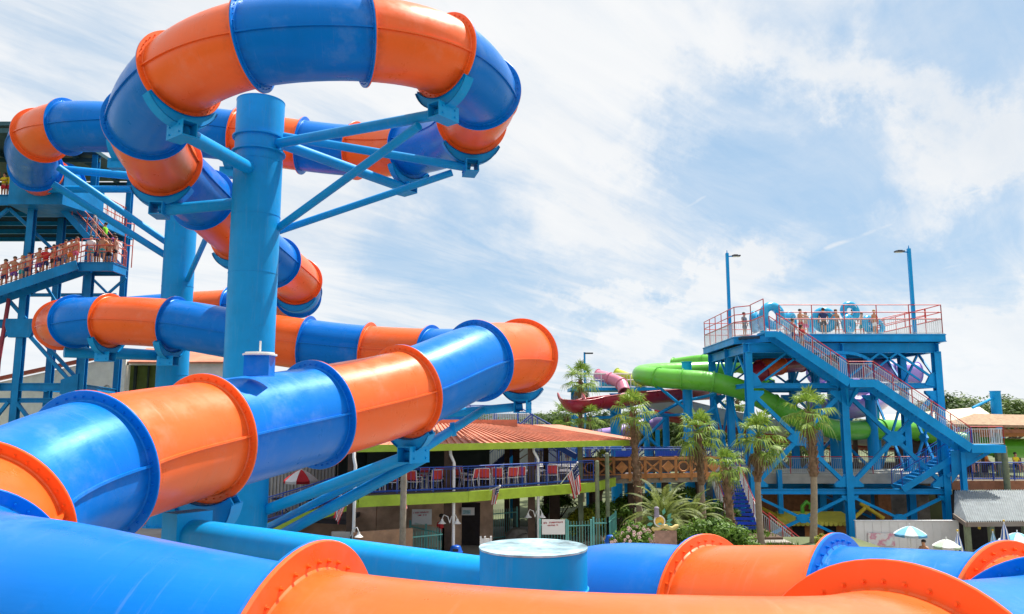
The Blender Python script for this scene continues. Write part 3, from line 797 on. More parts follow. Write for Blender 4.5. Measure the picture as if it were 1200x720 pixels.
for y in (YS[0]-.02, YS[2]):
    for i in range(2):
        xbrace(tr, (XS[i], y, 1.9), (XS[i], y, 8.2), (XS[i+1], y, 1.9), (XS[i+1], y, 8.2), .27 if y < 55 else .2, gus=.85)
for y in (YS[0]-.02, YS[2]):
    for i in range(2): xbrace(tr, (XS[i], y, -1.6), (XS[i], y, 1.35), (XS[i+1], y, -1.6), (XS[i+1], y, 1.35), .18, gus=.5)
for x in (XS[0], XS[2]):
    for i in range(2): xbrace(tr, (x, YS[i], 1.9), (x, YS[i], 8.2), (x, YS[i+1], 1.9), (x, YS[i+1], 8.2), .15)
mb = MB()
for y in (YS[0], YS[2]):
    for x, s_ in ((XS[0], 1), (XS[1], -1), (XS[1], 1), (XS[2], -1)):
        mb.beam((x, y, 8.8), (x+s_*2.6, y, ZT-1.25), .14, .14); mb.beam((x+s_*5.2, y, 8.9), (x+s_*2.6, y, ZT-1.25), .12, .12)
        mb.plate([(x, y, 8.4), (x+s_*.9, y, 8.6), (x+s_*.5, y, 9.3), (x, y, 9.6)], .2)
for x in XS:
    for y, s_ in ((YS[0], 1), (YS[1], -1), (YS[1], 1), (YS[2], -1)): mb.beam((x, y, 8.8), (x, y+s_*2.2, ZT-1.25), .13, .13)
mb.build('knee_braces', STEEL_D, tr)
# arched plate under the platform
mb = MB(); n_ = 14; prev = None
for i in range(n_+1):
    a = rad(200-220*i/n_); q = V((22.0+2.0*math.cos(a), 52.6, 10.0+.75*math.sin(a)))
    if prev: mb.beam(prev, q, .2, .16, (0, 1, 0))
    prev = q
mb.build('arch_brace', STEEL_D, tr)
# stair flights and landings
YF = 51.4
la = [(17.2, YF, 12.0), (21.7, YF, 8.85), (23.3, YF, 8.85), (29.2, YF, 4.7), (31.3, YF, 4.7)]
mb = MB(); mb.box((16.4, YF-.75, ZT-.16), (17.25, 52.3, ZT-.02)); mb.beam((16.4, YF-.75, ZT-.25), (17.3, YF-.75, ZT-.25), .08, .34); mb.build('stair_head', STEEL_D, tr)
stairs(tr, la[0], la[1], 1.5, rail=REDRAIL, inf=WHITEP, rail_h=1.15, sh=.55)
stairs(tr, la[2], la[3], 1.5, rail=REDRAIL, inf=WHITEP, rail_h=1.15, sh=.55)
for i in (1, 3):
    mb = MB(); a, b = V(la[i]), V(la[i+1]); mb.box((a.x, YF-.8, a.z-.5), (b.x+.05, YF+.8, a.z)); mb.build('landing', STEEL_D, tr)
    railing(tr, [a+V((0, -.75, 0)), b+V((0, -.75, 0))], 1.15, (1.15,), REDRAIL, WHITEP, 1.0, 1.5)
railing(tr, [V((31.3, YF-.75, 4.7)), V((31.3, YF+.75, 4.7))], 1.15, (1.15,), REDRAIL, WHITEP, 1.0, 1.5)
mb = EACH('landing_strut', STEEL_D, tr)
for x in (22.5,): mb.beam((x, YF, 8.4), (x, 52.9, 7.2), .2, .2); mb.beam((x-.6, YF+.2, 8.4), (x, 52.9, 7.0), .14, .14)
mb.beam((28.6, 52.6, 2.6), (30.9, YF, 4.3), .2, .2); mb.plate([(28.7, 52.2, 4.3), (30.6, 51.6, 4.3), (29.4, 52.1, 3.2), (28.7, 52.3, 2.2)], .12)
for x in (29.3,): mb.ibeam((x, YF+.6, -1.9), (x, YF+.6, 4.2), .3, .34, .04, up=(0, 1, 0))

stairs(tr, (30.4, 53.3, 4.7), (25.6, 53.3, 1.9), 1.4, rail=RAILBLUE, inf=STEEL_D, rail_h=1.05, sh=.4)
# perimeter railing of the platform
rp_ = [(15.5, 62.9), (15.5, 54.3), (16.4, 53.5)]
railing(tr, [V((x, y, ZT)) for x, y in rp_], 2.05, (2.05, 1.5, 1.0), REDRAIL, MESHGREY, .95, 1.7, .032)
railing(tr, [V((18.0, 52.4, ZT)), V((28.9, 52.4, ZT))], 1.95, (1.95, 1.45, 1.0), REDRAIL, MESHGREY, .95, 2.1, .032)
railing(tr, [V((28.9, 52.4, ZT)), V((28.9, 62.9, ZT)), V((15.5, 62.9, ZT))], 1.95, (1.95, 1.45, 1.0), REDRAIL, MESHGREY, .95, 2.1, .032)
railing(tr, [V((16.4, 53.5, ZT)), V((16.4, YF-.7, ZT))], 2.1, (2.1, 1.5, 1.0), REDRAIL, MESHGREY, .95, 2.1, .032)
railing(tr, [V((24.4, 54.2, ZT)), V((28.8, 54.2, ZT+1.0))], .95, (.95, .5), REDRAIL, None, 0, 1.4, .03)
# lower walkway seen through the legs
mb = MB(); mb.box((13.5, 55.0, 2.35), (30.5, 60.5, 2.6)); mb.ibeam((13.5, 54.95, 2.2), (30.5, 54.95, 2.2), .1, .5, .04); mb.build('lower_walkway', mat('pale concrete deck', (.45, .43, .38), .85, var=.15), tr)
railing(tr, [V((13.5, 55.05, 2.6)), V((30.5, 55.05, 2.6))], 1.15, (1.15, ), REDRAIL, MESHGREY, 1.05, 1.9, .03, .13)
# lamps on the platform
def lamp_post(x, y, z0, z1, dx, label):
    root = thing('street_lamp', label, 'street lamp', (x, y, z0), 'pole lamps over the tower platform')
    mb = MB(); mb.beam((x, y, z0), (x, y, z1), .20, .20, (0, 1, 0)); mb.cbox((x, y, z0+.03), (.42, .42, .06)); mb.build('pole', STEEL, root)
    mb = MB(); mb.beam((x, y, z1-.25), (x+dx*.45, y, z1-.22), .06, .08); mb.build('bracket', STEEL, root)
    mb = MB(); a = V((x+dx*.35, y, z1-.20)); b = V((x+dx*.95, y, z1-.20)); mb.beam(a, b, .34, .09); mb.beam(a+(b-a)*.2+V((0, 0, .06)), b-(b-a)*.3+V((0, 0, .06)), .2, .07); mb.build('lamp_head', mat('dark lamp metal', (.06, .06, .07), .4, metal=.5), root)
    mb = MB(); mb.beam(a+V((dx*.08, 0, -.055)), b+V((-dx*.05, 0, -.055)), .26, .025); mb.build('lens', mat('lamp lens', (.6, .6, .55), .2), root)
    mb = MB(); mb.cyl((x, y, z1), (x, y, z1+.22), .05, .02, n=8); mb.build('finial', STEEL, root)
lamp_post(15.75, 56.4, ZT-.3, 18.35, 1, 'tall blue pole lamp on the left side of the tower platform, head pointing right')
lamp_post(27.1, 52.55, ZT-.3, 17.85, -1, 'tall blue pole lamp near the right end of the tower platform, head pointing left')

# blue ride tubes and riders on the platform
RAFT = mat('blue vinyl raft', (.0, .36, .66), .28, coat=.15, var=.12, scale=3)
def raft(px, py, Y, r, axis, label, double=False):
    r *= 1.12; c = Q(px, py-.6, Y); root = thing('inflatable_ring', label, 'inflatable ring', c, 'blue inflatable ride tubes on the tower platform')
    mb = MB(); mb.torus(c, r*.68, r*.32, axis, 28, 12); mb.build('ring_tube', RAFT, root)
    mb = MB(); ax = V(axis).normalized(); q = ax.orthogonal().normalized()
    for s_ in (-1, 1):
        e = c+ax*r*.30+q*s_*r*.6; mb.torus(e, .09, .02, q, 12, 6)
    mb.build('handle', CL['white'], root)
rl = [(905, 371, 53.2, .88, (.3, -1, .1), 'largest upright blue ring tube beside the head of the stair'),
      (884, 378, 54.6, .72, (1, -.5, 0), 'blue ring tube turned edge-on at the left end of the platform, leftmost'),
      (893, 380, 55.2, .70, (1, -.25, .1), 'blue ring tube turned edge-on just left of the largest ring'),
      (926, 378, 55.0, .70, (.8, -.8, 0), 'blue ring tube behind the riders at the stair head'),
      (950, 381, 56, .62, (.9, -.6, .1), 'small blue ring tube between the pointing rider and the dark backed rider'),
      (966, 376, 53.8, .82, (0, -1, .05), 'blue ring tube held around a rider with dark shirt'),
      (996, 366, 53.9, .66, (.2, -1, .1), 'blue ring tube raised highest, above another one'),
      (994, 381, 53.4, .64, (.7, -.8, 0), 'blue ring tube standing directly below the raised one'),
      (1018, 381, 54.4, .60, (.6, -.8, .1), 'blue ring tube at rider knees, second from the right end'),
      (1029, 384, 54.2, .48, (.3, -1, .1), 'smallest blue ring tube, rightmost of the platform rings')]
for a in rl: raft(*a)
def pp(px, Y, z): return XY(px, Y, z)
GR = 'riders waiting on the slide tower'
place_person(pp(873, 55.5, ZT), .3, 'rider in grey shirt at the far left end of the tower platform', 'stand', 'grey', 'grey', 1, 0, group=GR)
place_person(pp(922, 55.3, ZT), -.4, 'bare chested rider with dark shorts just right of the stair head', 'stand', None, 'navy', 0, 0, group=GR)
place_person(pp(939, 53.6, ZT), .5, 'bare chested dark haired rider with arm stretched out to the right', 'point', None, 'red', 0, 0, group=GR, sc=1.02)
place_person(pp(945, 54.6, ZT), -.6, 'rider in pink swim top with brown hair behind the pointing rider', 'stand', None, 'pink', 1, 1, True, group=GR, top='pink')
place_person(pp(966, 53.3, ZT), PI, 'rider in dark shirt seen inside a blue ring tube', 'stand', 'navy', 'black', 0, 0, group=GR, sc=1.05)
place_person(pp(981, 53.6, ZT), .2, 'bare chested rider with hand on hip between two blue rings', 'hip', None, 'grey', 0, 1, group=GR)
place_person(pp(1001, 54.6, ZT), .1, 'tallest bare chested rider with dark shorts beside the raised ring', 'stand', None, 'black', 0, 1, group=GR, sc=1.13)
place_person(pp(1011, 55.0, ZT), -.5, 'slim rider in teal swimwear right of the tallest rider', 'stand', None, 'teal', 1, 1, True, group=GR, top='teal')
place_person(pp(1018, 55.5, ZT), .3, 'rider in dark shorts second from the right end of the queue', 'stand', None, 'black', 1, 0, group=GR, sc=.93)
place_person(pp(1026, 53.7, ZT), -.2, 'rider in white shorts at the right end of the queue', 'stand', None, 'white', 0, 2, group=GR, sc=.96)
def on_flight(px, Yp, a, b):
    x = XY(px, Yp, 10).x; t = (x-a[0])/(b[0]-a[0]); z = a[2]+(b[2]-a[2])*t
    p_ = XY(px, Yp, z); t = (p_.x-a[0])/(b[0]-a[0]); p_.z = a[2]+(b[2]-a[2])*t; return p_
place_person(on_flight(930, YF+.1, la[0], la[1]), PI/2+.3, 'brown haired climber in dark shorts on the top stair flight', 'climb', 'grey', 'navy', 0, 1, group=GR)
place_person(on_flight(940, YF-.1, la[0], la[1]), PI/2+.5, 'climber in red shirt with long dark hair on the top stair flight', 'climb', 'red', 'grey', 0, 0, True, group=GR)

# ================================================================== left tower
STEEL_L = mat('shaded tower blue paint', (.0, .20, .48), .45, coat=.0, spec=.2, var=.2, scale=.8, streak=.12, dirt=.2)  # darker copy of the tower blue: shadow on the left tower put into the colour
tl = thing('slide_tower', 'dark roofed blue steel tower behind the slide start at the left edge', 'tower', (-32, 53, 0))
ROOFM = mat('dark roof metal', (.012, .075, .10), .5, var=.2)
mb = MB(); mb.box((-52, 48, 24.9), (-29.3, 60, 25.15)); mb.build('roof', ROOFM, tl)
mb = MB()
for x in (-31, -36, -41, -46): mb.beam((x, 48.1, 24.75), (x, 59.9, 24.75), .14, .26)
for y in (48.2, 54, 59.8): mb.beam((-52, y, 24.60), (-29.4, y, 24.60), .14, .3)
mb.build('rafters', ROOFM, tl)
ZU = 20.7
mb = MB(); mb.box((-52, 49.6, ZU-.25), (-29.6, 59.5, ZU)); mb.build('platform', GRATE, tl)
mb = MB(); mb.ibeam((-52, 49.5, ZU-.3), (-29.5, 49.5, ZU-.3), .2, .7, .05); mb.ibeam((-29.5, 49.5, ZU-.3), (-29.5, 59.6, ZU-.3), .2, .7, .05)
for y in (52, 54.5, 57, 59.5): mb.ibeam((-52, y, ZU-.5), (-29.6, y, ZU-.5), .2, .5, .05)
mb.build('floor_beams', STEEL_L, tl)
mb = MB()
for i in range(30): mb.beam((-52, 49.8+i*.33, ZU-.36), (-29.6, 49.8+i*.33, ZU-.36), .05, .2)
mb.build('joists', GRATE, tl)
railing(tl, [V((-52, 49.6, ZU)), V((-33.5, 49.6, ZU))], 1.6, (1.6, 1.2, .8, .4), ORANGERAIL, None, 0, 1.4, .035)
railing(tl, [V((-29.7, 52.6, ZU)), V((-29.7, 59.5, ZU))], 1.7, (1.7, 1.2, .8, .4), ORANGERAIL, ORANGERAIL, 1.6, 1.2, .035, .4)
for x, y in ((-29.6, 53.9), (-27.4, 50.2), (-31.5, 50.2), (-31.5, 53.6), (-36.5, 50.2), (-36.5, 58), (-29.6, 59)):
    mb = MB(); zt = 24.9 if (x, y) in ((-29.6, 53.9), (-29.6, 59), (-36.5, 50.2), (-36.5, 58)) else ((15.7) if x == -27.4 else ZU-.5)
    mb.ibeam((x, y, .1), (x, y, zt), .4, .42, .05, up=(0, 1, 0)); mb.cbox((x, y, .05), (.8, .8, .1)); mb.build('leg', STEEL_L, tl)
for z, h_ in ((12.4, .55), (8.35, .5), (7.5, .3)):
    mb = MB(); mb.ibeam((-45, 50.2, z), (-27.4, 50.2, z), .26, h_, .05)
    if z > 8: mb.ibeam((-31.5, 50.2, z), (-31.5, 58, z), .2, h_*.8, .04); mb.ibeam((-27.4, 50.2, z+.01), (-29.6, 59, z+.01), .2, h_*.7, .04)
    mb.build('level_beams', STEEL_L, tl)
mb = EACH('brace', STEEL_L, tl)
mb.beam((-31.3, 50.1, 12.0), (-28.0, 50.1, 8.6), .2, .2); mb.beam((-31.2, 50.9, 12.0), (-27.8, 50.9, 8.6), .2, .2)
mb.beam((-31.3, 50.1, 12.7), (-33.5, 50.1, 15), .2, .2); mb.beam((-36, 50.1, 8.6), (-32, 50.1, 12.1), .2, .2)
mb.beam((-31.4, 50.1, 7.4), (-27.9, 50.1, 3.2), .2, .2); mb.beam((-31.9, 50.1, 7.4), (-35, 50.1, 3.2), .2, .2)
mb.beam((-27.3, 50.1, 13.2), (-25.0, 50.1, 15.4), .14, .14)
mb.beam((-36.5, 50.1, 17.0), (-33.0, 50.1, 20.0), .2, .2); mb.beam((-29.6, 52, 16.4), (-33.0, 50.1, 20.0), .2, .2)
mb.beam((-33.2, 58, 17.8), (-36.4, 58, 15.2), .16, .16); mb.beam((-32.6, 58, 17.8), (-29.8, 58, 15.2), .16, .16); mb.beam((-40, 58, 15.5), (-29.6, 58, 15.5), .16, .25)
mb.beam((-31.2, 50.6, 16), (-29.2, 50.8, 13), .16, .16)
mb.plate([(-32.6, 50.05, 12.7), (-30.4, 50.05, 12.7), (-30.8, 50.05, 11.5), (-32.2, 50.05, 11.5)], .3)
mb.plate([(-28.6, 50.05, 8.8), (-27.5, 50.05, 9.2), (-27.5, 50.05, 7.6), (-28.6, 50.05, 7.9)], .3)

# chute mouth housing where the slide begins
h0 = P(64, 214, 52); mb = MB()
mb.slab([h0+V((-2.0, -1.5, 0)), h0+V((1.5, -1.5, 0)), h0+V((2.4, 1.8, 0)), h0+V((-2.4, 1.8, 0))], 1.9); mb.build('chute_housing', STEEL_L, tl)
ZL = 16.2
mb = MB(); mb.box((-27.5, 48.9, ZL-.12), (-25.3, 50.6, ZL)); mb.build('landing', GRATE, tl)
mb = MB()
for a, b in (((-27.5, 48.9), (-25.3, 48.9)), ((-25.3, 48.9), (-25.3, 50.6)), ((-25.3, 50.6), (-27.5, 50.6))): mb.ibeam((*a, ZL-.32), (*b, ZL-.32), .12, .56, .04)
mb.build('landing_beam', STEEL_L, tl)
fl_a, fl_b = (-27.4, 49.3, ZL), (-42, 49.3, ZL-5.2)
stairs(tl, fl_a, fl_b, 1.4, m=STEEL_L, rise=.19, sh=.62)
for s_ in (-.7, .7):
    railing(tl, [V((-27.4, 49.3+s_, ZL)), V((-42, 49.3+s_, ZL-5.2))], 1.45, (1.45, 1.1, .75), ORANGERAIL, ORANGERAIL, 1.05, 1.5, .026, .45, .009)
railing(tl, [V((-27.4, 48.95, ZL)), V((-25.35, 48.95, ZL)), V((-25.35, 50.5, ZL))], 1.5, (1.5, 1.1, .7), ORANGERAIL, ORANGERAIL, 1.05, 1.5, .026, .45, .009)
stairs(tl, (-30.2, 51.3, ZU), (-26.0, 51.3, ZL), 1.3, m=STEEL_L, rail=ORANGERAIL, rail_h=1.3, sh=.4)
railing(tl, [V((-25.6, 50.8, ZL)), V((-25.6, 51.9, ZL+.2))], 3.4, (1.5, 2.2, 3.0), ORANGERAIL, None, 0, 1.4, .035)
mb = MB(); mb.path([(-32.7, 50, .1), (-32.7, 50, 10), (-32.4, 50, 14)], .13, 8); mb.build('downpipe', mat('dull red pipe', (.30, .03, .05), .5), tl)
GL = 'guests queueing on the left tower'
def lf(px, lab, **k):
    p_ = on_flight(px, 49.3, fl_a, fl_b); place_person(p_, k.pop('rz', 0), lab, sc=1.08, group=GL, **k)
lf(4, 'guest in dark shorts standing lowest on the left tower stair, at the frame edge', pose='stand', shorts='navy', skin=0)
lf(15, 'guest with raised hand second from the frame edge on the left tower stair', pose='hip', shorts='purple', skin=0, hair=1, rz=.4)
lf(32, 'bare chested guest in navy shorts a third of the way along the stair railing', pose='rail', shorts='navy', skin=1)
lf(44, 'guest in purple shorts leaning on the railing midway up the stair', pose='rail', shorts='purple', skin=0, hair=1)
lf(61, 'guest in black swimwear with bent arm on the upper half of the stair', pose='hip', shorts='black', skin=0, rz=-.5, top='black', long_hair=True)
lf(75, 'guest in grey shorts second below the stair landing', pose='rail', shorts='grey', skin=0, rz=.4)
lf(88, 'tall tanned guest with long brown hair just below the stair landing', pose='stand', shorts='pink', skin=0, hair=1, long_hair=True, top='pink')
def ll(px, y, z, lab, **k): place_person(XY(px-(3 if z < 18 and px > 100 else 0), min(y, 50.3) if z < 18 else y, z), k.pop('rz', 0), lab, group=GL, **k)
ll(108, 49.4, ZL, 'guest in white top standing leftmost on the landing', pose='stand', shirt='white', shorts='teal', skin=1)
ll(115, 50.3, ZL, 'guest in navy shirt in the second place from the left on the landing', pose='stand', shirt='navy', shorts='navy', skin=2)
ll(122, 49.2, ZL, 'bare backed guest with teal shorts in the middle of the landing', pose='hip', shorts='teal', skin=0, rz=PI)
ll(130, 50.2, ZL, 'guest in black swimwear behind the landing railing', pose='stand', shorts='black', skin=0, long_hair=True, top='black')
ll(137, 49.2, ZL, 'guest in patterned dark shorts rightmost on the landing', pose='stand', shorts='black', skin=1, hair=1, rz=PI-.3)
lf(24, 'guest in teal swimwear with blond hair between two others low on the tower stair', pose='stand', shorts='teal', skin=1, hair=2, long_hair=True, top='teal', rz=-.4)
lf(52, 'guest in red shirt at the middle of the left tower stair', pose='stand', shirt='red', shorts='navy', skin=0, rz=.5)
lf(68, 'guest in white shirt in the upper half of the left tower stair', pose='stand', shirt='white', shorts='navy', skin=1, rz=-.3)
lf(82, 'bare chested guest in orange shorts close below the landing', pose='stand', shorts='orange', skin=0, rz=.2)
ll(112, 50.6, ZL, 'guest in pink shirt behind the white top on the landing', pose='stand', shirt='pink', shorts='navy', skin=1)
ll(126, 50.5, ZL, 'guest in orange shirt in the second row of the landing', pose='stand', shirt='orange', shorts='grey', skin=0)
def lu(px, lab, **k):
    p_ = on_flight(px, 51.3, (-26.0, 0, ZL), (-30.2, 0, ZU)); place_person(p_, k.pop('rz', 0), lab, group=GL, **k)
lu(109, 'guest with grey shirt on the upper stair beside the tower leg', pose='climb', shirt='grey', shorts='grey', skin=1, rz=-1.5)
lu(121, 'guest in bright lime shirt and dark trousers on the upper stair', pose='climb', shirt='lime', shorts='black', skin=0, rz=-1.4, sc=1.06)
lu(131, 'dark haired guest in purple shirt right of the lime shirt', pose='climb', shirt='purple', shorts='black', skin=2, rz=-1.5)
ll(3, 50.1, ZU, 'attendant in yellow vest at the upper platform rail, at the frame edge', pose='rail', shirt='yellow', shorts='red', skin=0)
ll(10, 50.3, ZU, 'attendant in yellow vest and red shorts nearer to the slide start', pose='stand', shirt='yellow', shorts='red', skin=1)

# ================================================================== restaurant with lime deck
LIME = mat('lime green paint', (.36, .52, .03), .5, var=.16, dirt=.35)
TERRA = mat('orange red roof metal', (.56, .21, .12), .6, var=.25, scale=.7, dirt=.45)
BROWNW = mat('dark brown timber', (.07, .04, .025), .8, var=.3, scale=3)
TANW = mat('tan timber boards', (.42, .25, .15), .8, var=.2, scale=3, streak=.2)
ORW = mat('orange stained timber', (.50, .21, .07), .75, var=.3, scale=3, streak=.25)
BRWALL = mat('brown stucco wall', (.50, .33, .23), .9, var=.3)
DKG = mat('dark green shade screen', (.018, .032, .026), .8, var=.3, scale=1)
CREAM = mat('cream wall paint', (.86, .83, .75), .8, var=.1, dirt=.15)
SIDING = mat('pale grey siding', (.42, .41, .38), .7, var=.12, scale=2, streak=.2)
TEAL = mat('teal fence paint', (.13, .42, .38), .45, var=.12)
DECKB = mat('dark deck boards', (.10, .09, .10), .8, var=.25, scale=3)
BLACKM = mat('black metal', (.015, .015, .017), .45, var=.1)
POLEG = mat('green treated pole', (.17, .20, .12), .8, var=.25, scale=4, streak=.3)
GREYW = mat('weathered grey timber', (.30, .26, .20), .85, var=.25, scale=5, streak=.3)
REDC = mat('red sling fabric', (.60, .05, .035), .7, var=.1)
rs = thing('restaurant', 'open sided restaurant with orange red metal roof and lime green deck edge behind the slides', 'building', (-2, 42, 0))
EDGE = [V((4.2, 41.2, 0)), V((-2, 36.2, 0)), V((-6.5, 34.1, 0)), V((-8.5, 34.3, -.62)), V((-11.6, 36.0, -1.55)), V((-14.5, 38.0, -1.6))]
DZ = 3.15
mb = MB(); poly = [(p.x, p.y) for p in EDGE[:3]]+[(-7.3, 34.3), (-7.3, 39.2), (-14, 39.2), (-14, 52), (9, 52), (5.6, 44.5)]
mb.prism(list(reversed(poly)), DZ-.22, DZ); mb.build('deck', DECKB, rs)
mb = MB()
for a, b in zip(EDGE[2:-1], EDGE[3:]): mb.slab([a+V((0, 0, DZ)), a+V((.6, 1.5, DZ)), b+V((.6, 1.5, DZ)), b+V((0, 0, DZ))], .2)
mb.build('ramp', DECKB, rs)
mb = MB(); mb.prism([(-13.5, 38.0), (-11.0, 37.2), (-7.35, 35.9), (-7.35, 39.1), (-13.5, 39.1)], 1.7, 1.9); mb.build('lower_terrace', DECKB, rs)
mb = MB(); e2 = EDGE+[]
for a, b in zip(e2[:-1], e2[1:]): mb.beam(a+V((0, -.06, DZ-.26)), b+V((0, -.06, DZ-.26)), .14, .46)
mb.beam(V((4.2, 41.1, DZ-.26)), V((5.7, 44.5, DZ-.26)), .14, .46); mb.build('deck_fascia', LIME, rs)
mb = MB()
for i in range(14):
    x = -18+i*1.7; y = 39.2 if x < -7.3 else (34.4 if x < -6.6 else 34+(x+6.5)*.62 if x < -2 else 36.4+(x+2)*.83); mb.beam((x, y+.5, DZ-.36), (x, 51, DZ-.36), .12, .28)
mb.build('deck_joists', BROWNW, rs)
railing(rs, [p+V((0, .12, DZ)) for p in EDGE], 1.07, (1.07, .12), RAILBLUE, RAILBLUE, .98, 1.5, .03, .2, .010)
# roof
EV = [V((6.5, 43.2, 5.15)), V((-3.8, 35.2, 5.18)), V((-9.5, 33.2, 5.18))]
T1, T0, T2 = V((.8, 47.0, 6.0)), V((-4.4, 41.5, 6.05)), V((-9.5, 40.5, 6.05)); E2 = V((7.6, 49.5, 5.15))
mb = MB()
for q in ([EV[0], T1, T0, EV[1]], [EV[1], T0, T2, EV[2]], [E2, V((3, 50, 5.98)), T1, EV[0]]): mb.slab(q[::-1], .10)
mb.slab([T0, T1, V((3, 50, 5.98)), V((-9.5, 50, 6.0)), T2][::-1], .1); mb.build('roof', TERRA, rs)
mb = MB()
for (ea, eb, ta, tb) in ((EV[0], EV[1], T1, T0), (EV[1], EV[2], T0, T2)):
    n_ = int((eb-ea).length/.42)
    for i in range(n_+1):
        a = ea+(eb-ea)*i/n_; b = ta+(tb-ta)*i/n_; mb.beam(a+V((0, 0, .03)), b+V((0, 0, .03)), .07, .07)
mb.build('roof_ribs', TERRA, rs)
mb = MB()
for a, b in ((EV[0], EV[1]), (EV[1], EV[2]), (E2, EV[0])): mb.beam(a+V((0, -.08, -.08)), b+V((0, -.08, -.08)), .16, .30)
mb.build('eave_fascia', LIME, rs)
mb = MB(); mb.box((-4.6, 44.6, 5.9), (.3, 45.0, 6.3)); mb.build('roof_curb', TERRA, rs)
# posts
def post_at(px, Y, z1, w=.30, m=BROWNW, pipe=None, z0=0):
    p_ = XY(px, Y, z0); mb = MB(); mb.beam((p_.x, p_.y, z0), (p_.x, p_.y, z1), w, w, (0, 1, 0)); o = mb.build('post', m, rs)
    if pipe is not None:
        q = XY(pipe, Y-.3, 0); mb = MB(); mb.path([(p_.x+.1, Y-.15, z1-.05), (p_.x+.12, Y-.25, z1-.25), (q.x, q.y, z1-.6), (q.x, q.y, .1)], .07, 8); mb.build('downpipe', WHITEP, rs)
post_at(524, 36.4, 5.0, .34, BROWNW, 531); post_at(623, 39.4, 5.0, .34, BROWNW, 631); post_at(409, 33.9, 5.0, .30, BROWNW, 413)
post_at(681, 42.2, 5.0, .26, POLEG); post_at(605, 46, DZ+2, .4, BROWNW); post_at(650, 44.5, DZ-.3, .55, BROWNW); post_at(594, 46, 5.4, .3, BROWNW); post_at(640, 49, 5.4, .3, BROWNW)
post_at(560, 44, 5.4, .3, BROWNW); post_at(695, 47, DZ-.3, .4, BROWNW)
# walls
def wallq(pxa, Ya, pxb, Yb, z0, z1, m, name='wall', th=.15, root=rs):
    a, b = XY(pxa, Ya, z0), XY(pxb, Yb, z0); mb = MB(); mb.beam(V((a.x, a.y, (z0+z1)/2)), V((b.x, b.y, (z0+z1)/2)), th, z1-z0); return mb.build(name, m, root)
wallq(440, 39.0, 577, 42.0, 0, DZ-.3, BRWALL); wallq(430, 39.5, 573, 42.3, DZ, 5.5, DKG, 'shade_screen')
wallq(300, 39.0, 392, 39.0, 1.9, 5.6, SIDING, 'siding_wall'); wallq(392, 39.0, 432, 40.0, DZ, 5.6, DKG, 'shade_screen')
mb = MB(); a0 = XY(300, 38.9, 0).x
for i in range(24): mb.box((a0+i*.165, 38.86, 1.9), (a0+i*.165+.02, 38.92, 5.55))
mb.build('siding_battens', GREYW, rs)
wallq(300, 39.3, 440, 39.0, 0, DZ-.3, BRWALL)
mb = MB(); p0, p1 = XY(412, 33.6, 0), XY(482, 34.8, 0); mb.beam(p0+V((0, 0, .85)), p1+V((0, 0, .85)), .2, 1.7); mb.build('serving_counter', TANW, rs)
mb = MB()
for (pa_, pb_, za, zb_, YY) in ((368, 385, .2, 1.25, 33.6), (387, 409, .2, 1.0, 33.6), (387, 409, 1.1, 1.7, 33.7), (350, 366, .2, 1.1, 33.9)):
    a, b = XY(pa_, YY, 0), XY(pb_, YY, 0); mb.box((a.x, YY, za), (b.x, YY+.2, zb_))
mb.build('counter_panels', mat('off white panel', (.50, .47, .42), .7, var=.15), rs)
# door openings and posters in the brown wall
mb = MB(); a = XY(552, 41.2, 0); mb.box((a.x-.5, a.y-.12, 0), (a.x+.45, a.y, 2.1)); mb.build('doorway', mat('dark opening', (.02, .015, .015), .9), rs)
def red_marks(root, o, ex, ez, w, h, m, rows=((.78, .1, .88), (.60, .2, .72)), seed=1, th=.14):
    """red lettering strokes in word groups"""
    rr_ = random.Random(seed); mb = MB(); n_ = ex.cross(ez).normalized(); slope = .08
    for (v, u0, u1) in rows:
        u = u0
        while u < u1:
            cw = rr_.uniform(.035, .05); 
            if rr_.random() < .16: u += cw; continue
            c = o+ex*(u*w)+ez*(v*h+slope*h*(u-.5)); t = h*th
            for k in range(3):
                a = c+ex*rr_.uniform(-.3, .3)*cw*w+ez*rr_.uniform(-.4, -.1)*t; b = c+ex*rr_.uniform(-.3, .3)*cw*w+ez*rr_.uniform(.1, .4)*t
                mb.beam(a+n_*.012, b+n_*.012, cw*w*.35, .006, tuple(n_))
            u += cw
    return mb.build('lettering', m, root)
REDL = mat('red sign lettering', (.60, .03, .05), .5)
def board_sign(label, pxa, pxb, py0, py1, Y, group=None, seed=1, frame_m=WHITEP, z_post=None, rows=((.80, .08, .92), (.62, .25, .75)), Yb=None):
    a, b = Q(pxa, py0, Y), Q(pxb, py0, Yb or Y); z0 = Q(pxa, py1, Y).z; b.z = a.z
    root = thing('sign', label, 'sign', (a+b)/2+V((0, 0, z0-a.z)))
    ex = (b-a); w = ex.length; ex = ex.normalized(); ez = V((0, 0, 1)); n_ = ex.cross(ez)
    mb = MB(); mb.beam(V((a.x, a.y, (a.z+z0)/2)), V((b.x, b.y, (a.z+z0)/2)), .04, a.z-z0); mb.build('board', WHITEP, root)
    red_marks(root, V((a.x, a.y, z0))+n_*.02, ex, ez, w, a.z-z0, REDL, rows, seed)
    return root
board_sign('white notice board with slanted red lettering on the brown wall under the deck', 483, 506, 597, 615, 38.2, seed=3)
board_sign('white rectangular sign with two lines of red lettering fixed to the teal gate fence', 635, 662, 609, 626.5, 38.3, seed=5)
mb = MB(); a, b = Q(541, 595, 40.8), Q(556, 604, 40.8); mb.box((a.x, a.y, b.z), (b.x, a.y+.05, a.z))
pst = thing('poster', 'small pale blue and white poster right of the double lamp under the deck', 'poster', (a.x, a.y, b.z)); mb.build('sheet', WHITEP, pst)
